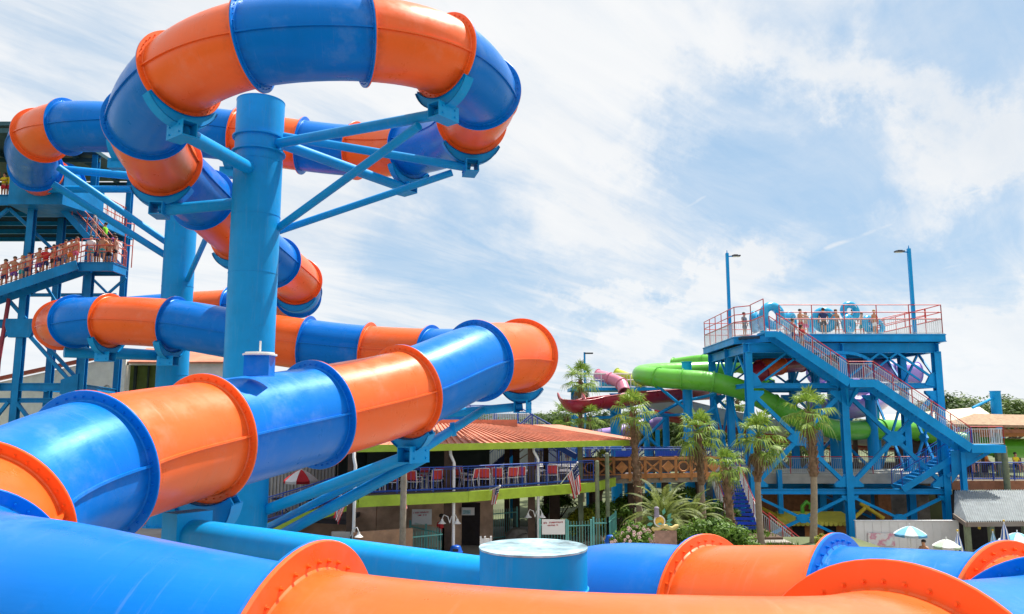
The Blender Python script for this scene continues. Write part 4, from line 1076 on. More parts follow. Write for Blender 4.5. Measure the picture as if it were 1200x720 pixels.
mb = MB(); mb.box((a.x+.05, a.y-.012, b.z+.05), (b.x-.2, a.y-.003, a.z-.12)); mb.build('picture', mat('pale blue print', (.30, .50, .55), .6, var=.4, scale=8), pst)
# white railing gallery, stair and roof line behind the roof
gl = thing('rear_gallery', 'raised gallery with white and blue railing above the orange red roof', 'gallery', (-3, 52, 0))
mb = MB(); mb.box((-12, 51, 5.85), (.4, 57, 6.1)); mb.build('floor', STEEL_D, gl)
mb = EACH('post', STEEL_D, gl)
for x in (-11, -7, -3, 0): mb.beam((x, 52, 0), (x, 52, 5.85), .3, .3, (0, 1, 0))

railing(gl, [V((-12, 51.1, 6.1)), V((.4, 51.1, 6.1))], 1.1, (1.1,), RAILBLUE, WHITEP, 1.0, 1.6, .03, .16)
railing(gl, [V((-12, 56.9, 6.1)), V((.4, 56.9, 6.1))], 1.1, (1.1,), RAILBLUE, WHITEP, 1.0, 1.6, .03, .16)
stairs(gl, (.4, 52.5, 6.1), (4.2, 52.5, 4.0), 1.5, m=DARKBLUE, rail=RAILBLUE, inf=WHITEP)
stairs(gl, (1.2, 47.3, 5.6), (-1.6, 47.3, 3.2), 1.5, m=DARKBLUE, rail=RAILBLUE, inf=RAILBLUE, tread_m=SIDING, rise=.28)
mb = MB(); p_ = Q(521, 489, 50.6); mb.box((p_.x-1.2, 50.2, 6.1), (p_.x+1.3, 50.6, 6.75))
single(mb, 'equipment_cabinet', BLUE, 'blue cabinet on the gallery above the orange red roof, beside the slide bracket', 'cabinet')

# ---- deck furniture
def deckpt(px, off):
    best = None
    for a, b in zip(EDGE[:-1], EDGE[1:]):
        for k in range(60):
            q = a+(b-a)*k/60+V((0, off, DZ)); d = q.y*CP+(q.z-H)*SP; u = 600+F*q.x/d
            if best is None or abs(u-px) < best[0]: best = (abs(u-px), q)
    return best[1]
def make_chair():
    root = thing('patio_chair', 'x', 'chair', (0, 0, 0)); r = .022; mb = MB()
    for sx in (-.27, .27):
        mb.path([(sx, -.25, 0), (sx, -.25, .64), (sx, .22, .66)], r, 6); mb.path([(sx*.92, .28, 0), (sx*.92, .20, .45), (sx*.92, .30, .92)], r, 6); mb.cyl((sx*.95, -.25, .40), (sx*.92, .21, .42), r, n=6)
    mb.cyl((-.25, .30, .92), (.25, .30, .92), r, n=6); mb.cyl((-.27, -.25, .40), (.27, -.25, .40), r, n=6); mb.cyl((-.25, .21, .42), (.25, .21, .42), r, n=6)
    mb.build('frame', WHITEP, root)
    mb = MB(); mb.slab([(-.25, -.25, .43), (.25, -.25, .43), (.24, .22, .43), (-.24, .22, .43)], .025); mb.build('seat', REDC, root)
    mb = MB(); mb.plate([(-.24, .215, .50), (.24, .215, .50), (.24, .295, .90), (-.24, .295, .90)], .02); mb.build('backrest', REDC, root)
    return root
ch0 = make_chair(); first = True
cps = [(468, 2.6, .8, 'red chair in the second row behind the pale timber pole'), (493, 2.4, -.5, 'red chair in the second row between the pole and the downpipe'), (537, 2.8, .2, 'red chair deep under the roof right of the first downpipe'), (576, 2.6, .5, 'red chair in the second row left of the stair foot'), (622, 2.5, -.3, 'red chair in the second row just left of the second downpipe'), (600, .7, 3.5, 'red chair turned to the right below the blue stair'),
       (430, 1.1, 2.9, 'red slatted chair at the left end of the visible deck row, beside the timber pole'), (441, 2.3, .4, 'red chair half hidden behind the leftmost pair on the deck'), (457, 1.0, 3.3, 'red chair just left of the pale timber pole, close to the railing'),
       (484, .9, 2.8, 'red chair directly right of the pale timber pole'), (509, 1.0, 3.6, 'red chair turned sideways, left of the white downpipe'), (517, 2.4, .3, 'red chair behind a table just left of the white downpipe'),
       (545, 1.8, 1.8, 'red chair seen from the side just right of the white downpipe'), (553, .9, 4.3, 'red chair angled to the left, second right of the white downpipe'), (569, .8, 3.1, 'red chair facing the dark screen, third right of the downpipe'),
       (585, .8, 3.0, 'red chair squarely backed to the railing below the stair foot'), (608, .9, 3.3, 'red chair under the blue stair, white legs clear of others'), (636, 1.4, 1.9, 'red chair seen sideways beside the second white downpipe'),
       (648, .8, 3.1, 'red chair with its back to the railing near the right deck corner'), (660, 1.6, 4.6, 'rightmost red chair on the deck, above the larger flag')]
for px, off, rz, lab in cps:
    q = deckpt(px, off)
    if first: ch0.location = q; ch0.rotation_euler = (0, 0, rz); ch0['label'] = lab; ch0['group'] = 'red patio chairs along the deck railing'; root0 = ch0; first = False
    else: clone(ch0, q, rz, lab)
def make_table():
    root = thing('patio_table', 'x', 'table', (0, 0, 0)); mb = MB(); mb.cyl((0, 0, .70), (0, 0, .735), .5, n=20); mb.build('tabletop', mat('grey table top', (.35, .34, .34), .5), root)
    mb = MB(); mb.cyl((0, 0, .03), (0, 0, .70), .035, n=8); mb.cyl((0, 0, 0), (0, 0, .03), .28, n=16); mb.build('pedestal', WHITEP, root); return root
tb0 = None
for px, off, lab in ((446, 1.5, 'round grey table between the leftmost red chairs'), (500, 1.7, 'round grey table left of the white downpipe'), (560, 1.6, 'round grey table between red chairs right of the downpipe'), (597, 1.9, 'round grey table in front of the blue stair'), (654, 1.9, 'round grey table at the right deck corner')):
    q = deckpt(px, off)
    if tb0 is None: tb0 = make_table(); tb0.location = q; tb0['label'] = lab; tb0['group'] = 'round tables on the deck'
    else: clone(tb0, q, 0, lab)
# wrought black bench and tables on the left balcony
for k, (px, lab) in enumerate(((330, 'black wire table behind the balcony railing, leftmost'), (352, 'black wire table below the red and white umbrella'))):
    q = XY(px, 38.0-k*.6, 1.9); root = thing('wire_table', lab, 'table', q, 'black wire tables on the balcony'); mb = MB(); mb.torus(q+V((0, 0, .72)), .48, .025, (0, 0, 1), 20, 6)
    for i in range(6): a = PI*i/6; mb.cyl(q+V((math.cos(a)*.48, math.sin(a)*.48, .72)), q-V((math.cos(a)*.48, math.sin(a)*.48, -.72)), .012, n=4)
    mb.build('tabletop', BLACKM, root); mb = MB()
    for i in range(3): a = 2*PI*i/3; mb.path([q+V((math.cos(a)*.1, math.sin(a)*.1, .70)), q+V((math.cos(a)*.08, math.sin(a)*.08, .35)), q+V((math.cos(a)*.4, math.sin(a)*.4, 0))], .022, 6)
    mb.build('legs', BLACKM, root)
def umbrella(loc, r, h, cols, label, group=None, tilt=0, pole_m=WHITEP, drop=.30):
    root = thing('umbrella', label, 'umbrella', loc, group); L = V(loc); top = L+V((0, 0, h)); n_ = 8
    mbs = [MB() for _ in cols]
    for i in range(n_):
        a0, a1 = 2*PI*i/n_, 2*PI*(i+1)/n_; m_ = mbs[i % len(cols)]; rows = []
        for j in range(5):
            t = j/4; rr_ = r*t; zz = -drop*r*2*(t**1.5)*.8; row = []
            for k in range(4):
                a = a0+(a1-a0)*k/3; sag = -.05*r*t*math.sin(PI*k/3); row.append(top+V((math.cos(a)*rr_*(1-.04*math.sin(PI*k/3)), math.sin(a)*rr_*(1-.04*math.sin(PI*k/3)), zz+sag)))
            rows.append(row)
        vs = [p for row in rows for p in row]; fs = [(j*4+k, j*4+k+1, (j+1)*4+k+1, (j+1)*4+k) for j in range(4) for k in range(3)]
        m_.add(vs, fs, True); m_.add([p-V((0, 0, .015)) for p in vs], [tuple(reversed(f)) for f in fs], True)
        e = rows[-1]; m_.add([e[0], e[3], e[3]-V((0, 0, .14)), e[0]-V((0, 0, .14))], [(0, 1, 2, 3)]); m_.add([e[0], e[3], e[3]-V((0, 0, .14)), e[0]-V((0, 0, .14))], [(3, 2, 1, 0)])
    for m_, c in zip(mbs, cols): m_.build('canopy', c, root)
    mb = MB(); mb.cyl(L, top+V((0, 0, .12)), .03, n=8); mb.build('pole', pole_m, root)
    mb = MB(); mb.cyl(L, L+V((0, 0, .08)), .25, n=16); mb.build('base', SIDING, root)
    if tilt: root.rotation_euler = (0, tilt, 0)
    return root
umbrella(XY(351, 37.6, 1.9), .80, 2.1, [CL['red'], CL['white']], 'red and white panelled umbrella on the balcony left of the crossing blue pipes', drop=.38)
# ---- flags
def flag(base, tip, label, w=.9, h=1.3, lean=0, seed=0):
    root = thing('flag', label, 'flag', base, 'flags on slanting poles along the deck'); mb = MB(); mb.cyl(base, tip, .025, n=8); mb.ball(tip, .05, 8, 6); mb.build('pole', WHITEP, root)
    t = (V(tip)-V(base)).normalized(); rr_ = random.Random(seed); parts = {'r': MB(), 'w': MB(), 'b': MB()}; nu, nv = 26, 14
    def pt(i, j):   # i across stripes, along the hoist; j along the fly, hanging down
        u, v = i/nu, j/nv
        p = V(tip)-t*(u*w*(1-.35*v)); p = p+V((lean*v*h*.4, 0, -v*h)); 
        return p+V((.05*math.sin(u*14+v*2+seed)*v, .10*math.sin(u*17+v*3+seed)*(v**.5), 0))
    for i in range(nu):
        for j in range(nv):
            k = 'b' if (i < 14 and j < 6) else ('r' if (i//2) % 2 == 0 else 'w')
            parts[k].add([pt(i, j), pt(i+1, j), pt(i+1, j+1), pt(i, j+1)], [(0, 1, 2, 3)], True); n_ = V((0, .006, 0))
            parts[k].add([pt(i, j)+n_, pt(i+1, j)+n_, pt(i+1, j+1)+n_, pt(i, j+1)+n_], [(3, 2, 1, 0)], True)
    parts['r'].build('red_stripes', CL['red'], root); parts['w'].build('white_stripes', CL['white'], root); parts['b'].build('canton', CL['navy'], root)
    mb = MB()
    for i in range(1, 13, 3):
        for j in range(1, 6, 2): mb.ball(pt(i, j)-V((0, .02, 0)), .022, 5, 4)
    mb.build('stars', CL['white'], root)
b1 = XY(655, 39.9, DZ-.1); flag(b1, b1+V((.85, -1.0, 1.2)), 'largest striped flag on a white pole at the right end of the deck edge', .95, 1.35, .3, 1)
b1 = XY(572, 37.0, DZ-.1); flag(b1, b1+V((.55, -.75, .3)), 'small dark folded flag hanging from the middle of the lime deck edge', .6, .75, -.5, 2)
b1 = XY(407, 32.9, DZ-.3); flag(b1, b1+V((-.15, -.7, .55)), 'striped flag hanging left of the first white downpipe', .75, .95, -.5, 3)
b1 = XY(470, 34.2, DZ-.1); flag(b1, b1+V((.25, -.5, .15)), 'short flag half hidden beside the pale timber pole', .45, .55, .2, 4)
b1 = XY(322, 35.0, 1.3); flag(b1, b1+V((.30, -.5, .3)), 'striped flag low behind the crossing blue pipes at the balcony', .6, .7, .2, 5)
# ---- lamps
def goose(px, Y, z, label, sides=(-1, 1)):
    p_ = XY(px, Y, z); root = thing('barn_lamp', label, 'lamp', p_, 'white barn lamps under the deck')
    for s_ in sides:
        mb = MB(); mb.path([p_, p_+V((s_*.08, -.05, .28)), p_+V((s_*.26, -.05, .36)), p_+V((s_*.34, -.05, .18))], .022, 6); mb.build('arm', WHITEP, root)
        c = p_+V((s_*.34, -.05, .18)); mb = MB(); mb.cyl(c, c-V((0, 0, .10)), .045, .07, n=16, caps=False); mb.cyl(c-V((0, 0, .10)), c-V((0, 0, .20)), .075, .19, n=16, caps=False); mb.cyl(c-V((0, 0, .20)), c-V((0, 0, .10)), .185, .07, n=16, caps=False); mb.ball(c-V((0, 0, .15)), .045, 8, 6); mb.build('shade', WHITEP, root)
goose(527, 36.1, 1.75, 'pair of white bell lamps on the post with the first white downpipe'); goose(627, 39.1, 1.65, 'pair of white bell lamps on the post with the second white downpipe'); goose(411, 33.5, 1.55, 'single white bell lamp on the leftmost post above the tan counter', (1,))
# ---- fences
def picket(pts, h, label, name='fence', m=TEAL, gap=.13, group=None, post_=2.0):
    pts = [V(p) for p in pts]; root = thing(name, label, 'fence', pts[0], group); mb = MB(); mp = MB()
    for a, b in zip(pts[:-1], pts[1:]):
        L = (b-a).length; n_ = max(1, round(L/post_))
        for i in range(n_+1): q = a+(b-a)*i/n_; mp.beam(q, q+V((0, 0, h+.06)), .09, .09, (0, 1, 0))
        for z in (.15, h*.86): mp.beam(a+V((0, 0, z)), b+V((0, 0, z)), .05, .05)
        k = int(L/gap)
        for i in range(1, k): q = a+(b-a)*i/k; mb.beam(q+V((0, 0, .08)), q+V((0, 0, h)), .022, .022, (0, 1, 0))
    mp.build('posts_and_rails', m, root); mb.build('pickets', m, root); return root
picket([XY(398, 33.2), XY(519, 35.9), XY(480, 38.6)], 1.5, 'teal picket fence standing in front of the tan counter')
picket([XY(633, 38.6), XY(664, 38.6)], 1.55, 'teal picket fence panel carrying the white sign')
gt = picket([XY(666, 38.6), XY(693, 38.9)], 1.5, 'closed teal gate between the signed panel and the right fence', 'gate', post_=4); gt['category'] = 'gate'
picket([XY(696, 38.9), XY(713, 39.0), XY(722, 41.5)], 1.6, 'short teal fence corner right of the gate, beside the blue bin')
picket([XY(576, 42.5), XY(606, 43.5)], 1.6, 'dim teal fence panel in the shade under the deck')
# ---- poles
for px, Y, py, r_, m_, lab in ((471, 33.6, 537, .14, GREYW, 'pale round timber pole in front of the deck, left of the downpipes'), (701, 39.6, 541, .11, POLEG, 'left one of two green round poles beside the teal gate'), (713, 39.9, 532, .11, POLEG, 'right one of two green round poles, taller, beside the teal gate')):
    b_0 = XY(px, Y); t_z = Q(px, py, Y).z; mb = MB(); mb.cyl(b_0, (b_0.x, b_0.y, t_z), r_, r_*.92, n=14); mb.cyl((b_0.x, b_0.y, t_z), (b_0.x, b_0.y, t_z+.06), r_*.92, r_*.5, n=14); single(mb, 'timber_pole', m_, lab, 'pole')
# ---- bins
BINB = mat('blue bin plastic', (.0, .10, .55), .4, var=.08)
def bin_(px, Y, label):
    p_ = XY(px, Y); root = thing('trash_bin', label, 'bin', p_, 'blue trash bins by the paths'); mb = MB(); mb.cyl(p_+V((0, 0, .03)), p_+V((0, 0, .62)), .25, .27, n=20); mb.build('body', BINB, root)
    mb = MB(); mb.cyl(p_+V((0, 0, .62)), p_+V((0, 0, .66)), .31, n=20); mb.cyl(p_+V((0, 0, .66)), p_+V((0, 0, .86)), .28, .22, n=20); mb.ball(p_+V((0, 0, .86)), .22, 14, 6, (1, 1, .35)); mb.build('lid', BINB, root)
    mb = MB(); mb.cbox(p_+V((0, -.262, .76)), (.24, .03, .10)); mb.build('opening', BLACKM, root)
    mb = MB(); mb.plate([p_+V((-.09, -.278, .28)), p_+V((.09, -.278, .28)), p_+V((.10, -.278, .38)), p_+V((-.03, -.278, .42)), p_+V((-.1, -.278, .36))], .012); mb.build('label_sticker', WHITEP, root)
bin_(534, 35.2, 'blue domed trash bin at the foot of the first white downpipe'); bin_(716, 38.2, 'blue domed trash bin right of the teal gate')
p_ = XY(569.5, 36.6); bd = thing('menu_board', 'white upright board with notched top standing behind the blotchy column cap', 'board', p_)
mb = MB(); mb.box((p_.x-.26, p_.y, .1), (p_.x+.26, p_.y+.06, 1.0)); mb.build('panel', WHITEP, bd)
mb = MB()
for x in (-.24, -.05, .22): mb.box((p_.x+x-.04, p_.y-.03, .0), (p_.x+x+.04, p_.y+.09, 1.10))
mb.build('legs', WHITEP, bd)
# guest in the shade and rocks
place_person(XY(517, 38.3), .4, 'guest in red shirt standing in the shade behind the teal fence', 'stand', 'red', 'black', 2, 0)
STONE = mat('grey rock', (.30, .27, .23), .9, var=.35, scale=3, bump=.6, bscale=4)
for k, (px, Y, r_, lab) in enumerate(((606, 42.2, .55, 'round grey boulder lying leftmost under the deck, beside the dark doorway'), (616, 41.4, .42, 'smaller grey boulder in front of the others under the deck'), (645, 45.2, .5, 'grey boulder below the planted bank'), (700, 41.5, .35, 'low reddish grey stone beside the blue bin'))):
    rr_ = random.Random(k); mb = MB(); c = XY(px, Y); mb.ball((c.x, c.y, r_*.5), r_, 14, 9, (1.1, .9, .8)); mb.v = [tuple(V(v)+V((rr_.uniform(-1, 1), rr_.uniform(-1, 1), rr_.uniform(-1, 1)))*r_*.09) for v in mb.v]; single(mb, 'boulder', STONE, lab, 'rock', 'boulders by the deck')

# ================================================================== orange bridge, walkway behind
br = thing('footbridge', 'orange stained timber footbridge with cut out railing panels beyond the teal gate', 'bridge', XY(750, 46))
ba, bb = XY(682, 45.5, 3.0), XY(845, 47.5, 3.0)
mb = MB(); mb.slab([ba+V((0, 0, 0)), bb, bb+V((.2, 2.4, 0)), ba+V((0, 2.4, 0))], .32); mb.build('deck', GREYW, br)
mb = MB(); ex = (bb-ba).normalized(); L = (bb-ba).length; nf = V((0, -.06, 0))
mb.beam(ba+V((0, -.06, 1.05)), bb+V((0, -.06, 1.05)), .12, .14); mb.beam(ba+V((0, -.06, .08)), bb+V((0, -.06, .08)), .10, .26)
n_ = 9
for i in range(n_+1): q = ba+ex*(L*i/n_)+nf; mb.beam(q-V((0, 0, .2)), q+V((0, 0, 1.18)), .14, .14, (0, 1, 0))
for i in range(n_):
    c = ba+ex*(L*(i+.5)/n_)+nf+V((0, 0, .58)); w_ = L/n_*.5; 
    if i % 3 == 0: mb.torus(c, .28, .05, (0, 1, 0), 16, 6); mb.beam(c-ex*w_, c-ex*.28, .05, .09); mb.beam(c+ex*.28, c+ex*w_, .05, .09)
    elif i % 3 == 1:
        mb.beam(c-ex*w_-V((0, 0, .38)), c+ex*w_+V((0, 0, .38)), .05, .09); mb.beam(c-ex*w_+V((0, 0, .38)), c+ex*w_-V((0, 0, .38)), .05, .09)
    else: mb.plate([c-ex*w_*.8, c+V((0, 0, .36)), c+ex*w_*.8, c-V((0, 0, .36))], .06)
mb.build('railing', ORW, br)
mb = EACH('pier', BROWNW, br)
for t in (.1, .35, .6, .85): q = ba+(bb-ba)*t+V((0, .6, 0)); mb.beam((q.x, q.y, 0), (q.x, q.y, 2.7), .35, .35, (0, 1, 0))
mb = MB(); a2, b2 = ba+V((.1, 2.3, 0)), bb+V((.1, 2.3, 0)); mb.beam(a2+V((0, 0, .6)), b2+V((0, 0, .6)), .06, .95); mb.build('rear_boards', BROWNW, br)
wk = thing('walkway', 'raised walkway with blue railing crossing behind the orange footbridge', 'walkway', XY(760, 53))
wa, wb = XY(628, 53, 3.2), XY(900, 53, 3.2)
mb = MB(); mb.box((wa.x, 53, 2.9), (wb.x, 56.5, 3.2)); mb.build('floor', mat('pale walkway deck', (.45, .43, .4), .8), wk)
for yy in (53.05, 56.4): railing(wk, [V((wa.x, yy, 3.2)), V((wb.x, yy, 3.2))], 1.15, (1.15, .1), RAILBLUE, RAILBLUE, 1.05, 1.7, .035, .12, .014)
mb = EACH('post', STEEL_D, wk)
for i in range(7): x = wa.x+1+i*2.6; mb.beam((x, 54.5, 0), (x, 54.5, 2.9), .3, .3, (0, 1, 0))

for px, Y, lab in ((735, 54.5, 'blue lounge bench on the raised walkway, leftmost'), (783, 54.3, 'blue lounge bench on the raised walkway behind the date palm')):
    q = XY(px, Y, 3.2); root = thing('bench', lab, 'bench', q); mb = MB(); mb.cbox(q+V((0, 0, .45)), (1.5, .5, .07)); mb.build('seat', RAILBLUE, root); mb = MB(); mb.cbox(q+V((0, .25, .75)), (1.5, .06, .5)); mb.build('backrest', RAILBLUE, root)
    mb = MB()
    for sx in (-.6, .6): mb.cbox(q+V((sx, 0, .21)), (.08, .45, .42))
    mb.build('legs', DARKBLUE, root)

# ================================================================== distant slides
def pslide(label, pts, R_, colors, n=20, k=5, fl=.09, arc=(0, 2*PI), seam=0, loc=None, name='tube_slide', parts=('tube_section', 'flange')):
    st = [(P(x, y, d), j, 0) for x, y, d, j in pts]; root = thing(name, label, 'water slide', loc or (st[0][0].x, st[0][0].y, 0))
    tube_slide(root, st, colors, R_, n=n, k=k, fl=fl, ft=.03, arc=arc, seam=seam, names=parts); return root
pslide('lime green enclosed tube slide curling left of the tower and passing through it', [(850, 433, 66, 1), (800, 435, 65, 1), (762, 437, 62.5, 0), (752, 440, 60, 0), (772, 443, 58, 1), (800, 445, 57, 1), (835, 448, 56.5, 1), (872, 458, 56.3, 1), (905, 474, 56.5, 1), (940, 492, 57, 1), (985, 504, 58, 1), (1030, 503, 60, 1), (1075, 505, 62, 1), (1120, 516, 61, 1), (1165, 524, 60, 1), (1225, 526, 59, 1)], .72, [LIME_T])
pslide('lime green tube slide upper stretch entering the tower behind the near one', [(790, 428, 70, 1), (825, 424, 68, 1), (862, 428, 66, 1), (885, 436, 64, 1), (900, 452, 63, 1)], .60, [LIME_T])
pslide('pale purple tube slide winding inside the right half of the tower', [(1075, 438, 60, 1), (1045, 436, 60, 1), (1012, 432, 60.5, 1), (982, 430, 62, 0), (958, 438, 64, 1), (972, 448, 66, 0), (1008, 452, 66, 1), (1032, 462, 65, 1), (1020, 474, 63, 0), (985, 480, 62, 1), (945, 478, 63, 1)], .82, [PURPLE_T])
pslide('dark red tube slide with flame yellow bend just under the tower platform', [(878, 442, 58, 1), (893, 434, 58, 1), (912, 427, 59, 1), (938, 424, 61, 1)], .75, [RED_T, ORANGE, RED_T])
TR = (PI*1.0, PI*2.0)
pslide('dark red open trough slide running level left of the green tube', [(668, 461, 60, 1), (676, 470, 58, 0), (700, 466, 59, 1), (740, 461, 60, 1), (788, 457, 62, 1), (835, 455, 66, 1)], .95, [RED_T], arc=TR, name='trough_slide', parts=('trough_section', 'flange'), fl=.05)
pslide('white open trough slide with red rims sloping behind the tower legs', [(755, 462, 66, 1), (800, 470, 66, 1), (850, 482, 66, 1), (900, 492, 67, 1), (960, 502, 68, 1), (1030, 508, 68, 1), (1110, 512, 68, 1)], 1.15, [WHITE_T], arc=TR, name='trough_slide', parts=('trough_section', 'flange'), fl=.05)
pslide('deep red open trough slide below the white one behind the tower', [(770, 478, 70, 1), (850, 494, 70, 1), (930, 508, 70, 1), (1010, 514, 70, 1), (1100, 520, 70, 1)], 1.0, [RED_T], arc=TR, name='trough_slide', parts=('trough_section', 'flange'), fl=.05)
pslide('small pink tube slide at the top of the far blue platform', [(700, 440, 75, 1), (715, 444, 74, 1), (728, 450, 73, 1), (732, 460, 72, 1)], .55, [mat('pink gelcoat', (.65, .22, .32), .3)])
pslide('small yellow green tube slide crossing the pink one on the far platform', [(722, 438, 76, 1), (738, 444, 75, 1), (755, 452, 74, 1)], .5, [mat('yellow green gelcoat', (.45, .55, .04), .3)])
pslide('small purple tube slide low between the far columns', [(690, 512, 66, 1), (720, 508, 66, 1), (745, 500, 67, 1), (780, 495, 68, 1)], .55, [PURPLE_T])
def steel_frame(label, px, Y, py, r_, group='blue columns carrying the far slides', braces=()):
    t = Q(px, py, Y); base = V((t.x, t.y, -1.9 if (t.x > 14.6 and Y < 66) else 0)); root = thing('slide_column', label, 'support column', base, group); mb = MB(); mb.cyl(base, t, r_, n=20); mb.build('shaft', STEEL, root)
    mb = MB(); mb.cyl(t, t+V((0, 0, .05)), r_+.04, n=20); mb.build('cap', STEEL, root)
    for (a, b) in braces:
        mb = MB(); mb.cyl(Q(*a), Q(*b), .11, n=10); mb.build('arm', STEEL, root)
steel_frame('blue round column holding the left bend of the lime tube', 804.5, 58.5, 425, .36, braces=[((804, 470, 58.5), (838, 462, 58)), ((804, 480, 58.5), (770, 452, 58)), ((804, 500, 58.5), (838, 478, 58))])
steel_frame('blue round column below the dark red trough, left of the tall palm', 721, 61, 462, .42, braces=[((721, 475, 61), (680, 480, 61)), ((721, 480, 61), (760, 470, 61))])
steel_frame('thin blue column between the tall palm and the lime tube column', 780, 66, 485, .28)
steel_frame('thin blue column right behind the footbridge centre', 757, 66, 470, .25)
steel_frame('stout blue column with slanting arm beyond the timber pavilion at far right', 1166, 68, 459, .42, braces=[((1165, 466, 68), (1140, 478, 66))])
steel_frame('blue round column standing inside the tower, centre', 974, 61.5, 428, .42); steel_frame('blue round column standing inside the tower, right', 1020, 59.5, 470, .4)
tf = thing('slide_truss', 'blue lattice truss below the dark red trough', 'truss', XY(720, 63))
for (a, b) in (((690, 490, 60), (836, 485, 62)), ((700, 472, 60), (760, 505, 61)), ((735, 505, 60.5), (800, 470, 61)), ((745, 500, 61), (790, 540, 61)), ((740, 530, 61), (780, 490, 61)), ((800, 515, 60), (838, 492, 60)), ((690, 478, 61), (720, 476, 61))):
    mb = MB(); mb.cyl(Q(*a), Q(*b), .12, n=8); mb.build('strut', STEEL_D, tf)
fp = thing('slide_platform', 'far blue slide platform with teal canopy bits above the dark red trough', 'platform', XY(722, 76))
z_ = Q(720, 455, 76).z; x_ = XY(722, 76, z_).x
mb = MB(); mb.box((x_-4.5, 74, z_-.3), (x_+4, 79, z_)); mb.build('floor', STEEL_D, fp)
for sx in (-4, 3.6):
    for yy in (74.5, 78.5): mb = MB(); mb.beam((x_+sx, yy, 0), (x_+sx, yy, z_-.3), .35, .35, (0, 1, 0)); mb.build('leg', STEEL_D, fp)
railing(fp, [V((x_-4.4, 74.1, z_)), V((x_+3.9, 74.1, z_))], 1.3, (1.3, .7), WHITEP, MESHGREY, 1.2, 1.5, .04, .3, .02)
mb = MB(); mb.box((x_-1.5, 76, z_+.2), (x_+3.5, 77.2, z_+1.4)); mb.build('teal_box', mat('teal plastic', (.1, .42, .4), .4, var=.3), fp)
p_ = XY(687, 74); t_z = Q(687, 413, 74).z
lp = thing('street_lamp', 'distant blue pole lamp rising above the far palm, left of the slides', 'street lamp', p_); mb = MB(); mb.cyl(p_, (p_.x, p_.y, t_z), .12, .09, n=8); mb.build('pole', STEEL, lp); mb = MB(); mb.beam((p_.x, p_.y, t_z-.1), (p_.x+.8, p_.y, t_z-.1), .3, .12); mb.build('lamp_head', BLACKM, lp)

# ================================================================== blue stair and low stair by the tower
sf = thing('staircase', 'blue stepped staircase with white stringers and red handrails left of the tower', 'staircase', XY(870, 48))
sa, sb_ = XY(851, 51, 2.5), XY(872, 45.8, .15)
stairs(sf, sa, sb_, 1.7, m=WHITEP, tread_m=mat('royal blue tread', (.0, .05, .42), .5), rail=REDRAIL, inf=WHITEP, rise=.20, rail_h=1.05, sh=.30)
mb = MB(); d_ = (sb_-sa); hd = V((d_.x, d_.y, 0)).normalized(); sd2 = V((-hd.y, hd.x, 0)); n_ = 12
for i in range(n_): c = sa+d_*((i+1)/n_); mb.plate([c+sd2*.82, c-sd2*.82, c-sd2*.82+V((0, 0, .17)), c+sd2*.82+V((0, 0, .17))], .02)
mb.build('risers', mat('royal blue tread'  , (.0, .05, .42), .5), sf)
mb = MB(); q = XY(884, 45.0, 0); mb.box((q.x-1.3, 44.4, -.25), (q.x+.7, 46.2, .12)); mb.build('landing', STEEL, sf)
rl_a, rl_b = XY(897, 45.2, .12), XY(950, 45.2, -1.85)
stairs(sf, rl_a, rl_b, 1.5, m=STEEL, rail=REDRAIL, inf=WHITEP, rail_h=1.1, sh=.5)
# play hut with yellow roof
hut = thing('play_hut', 'low orange hut with scalloped yellow roof between the tower legs', 'hut', (19.5, 55, -1.9))
mb = MB(); mb.box((18.2, 54.2, -1.9), (22.6, 56.6, -.55)); mb.build('wall', mat('orange hut wall', (.48, .18, .05), .8, var=.2), hut)
mb = MB(); YEL = mat('yellow roof sheet', (.62, .55, .07), .6, var=.12); mb.plate([(17.6, 53.6, -.55), (23.2, 53.6, -.55), (22.6, 55.4, .0), (18.2, 55.4, .0)], .08); mb.plate([(17.6, 57.2, -.55), (23.2, 57.2, -.55), (22.6, 55.4, .0), (18.2, 55.4, .0)], .08); mb.build('roof', YEL, hut)
mb = MB()
for i in range(18): mb.cyl((17.75+i*.31, 53.55, -.56), (17.75+i*.31, 53.66, -.56), .15, n=10)
mb.build('scallops', YEL, hut)
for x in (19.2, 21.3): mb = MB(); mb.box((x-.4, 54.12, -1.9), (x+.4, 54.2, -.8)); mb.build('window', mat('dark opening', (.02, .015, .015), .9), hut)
mb = MB(); c = V((19.9, 55.2, -.1)); mb.path([c, c+V((.0, 0, .5)), c+V((.3, 0, .8)), c+V((.6, 0, .6)), c+V((.55, 0, .3))], .14, 8)
single(mb, 'play_hook', LIME_T, 'curled lime green play pipe on top of the yellow roofed hut', 'play pipe')
for k, (a, b, lab) in enumerate((((893, 596, 56), (925, 612, 54), 'slanting yellow beam left of the yellow roofed hut'), ((1001, 607, 54), (1018, 592, 55), 'left one of two crossed yellow beams under the tower'), ((1008, 590, 55), (1036, 608, 54), 'right one of two crossed yellow beams under the tower'))):
    mb = MB(); mb.cyl(Q(*a), Q(*b), .13, n=8); single(mb, 'yellow_beam', mat('yellow paint', (.70, .50, .03), .4), lab, 'beam')
for k, (px, Y, z0, z1, lab) in enumerate(((1035, 58, -1.9, 1.3, 'rust coloured mesh column standing behind the crossed yellow beams'), (925, 59, -1.9, 1.2, 'rust coloured wall block behind the hut under the walkway'))):
    q = XY(px, Y, 0); mb = MB(); mb.cbox((q.x, q.y, (z0+z1)/2), (.9 if k == 0 else 4, .6, z1-z0)); single(mb, 'rust_pier', mat('rust timber', (.36, .14, .05), .8, var=.3, scale=3), lab, 'pier')
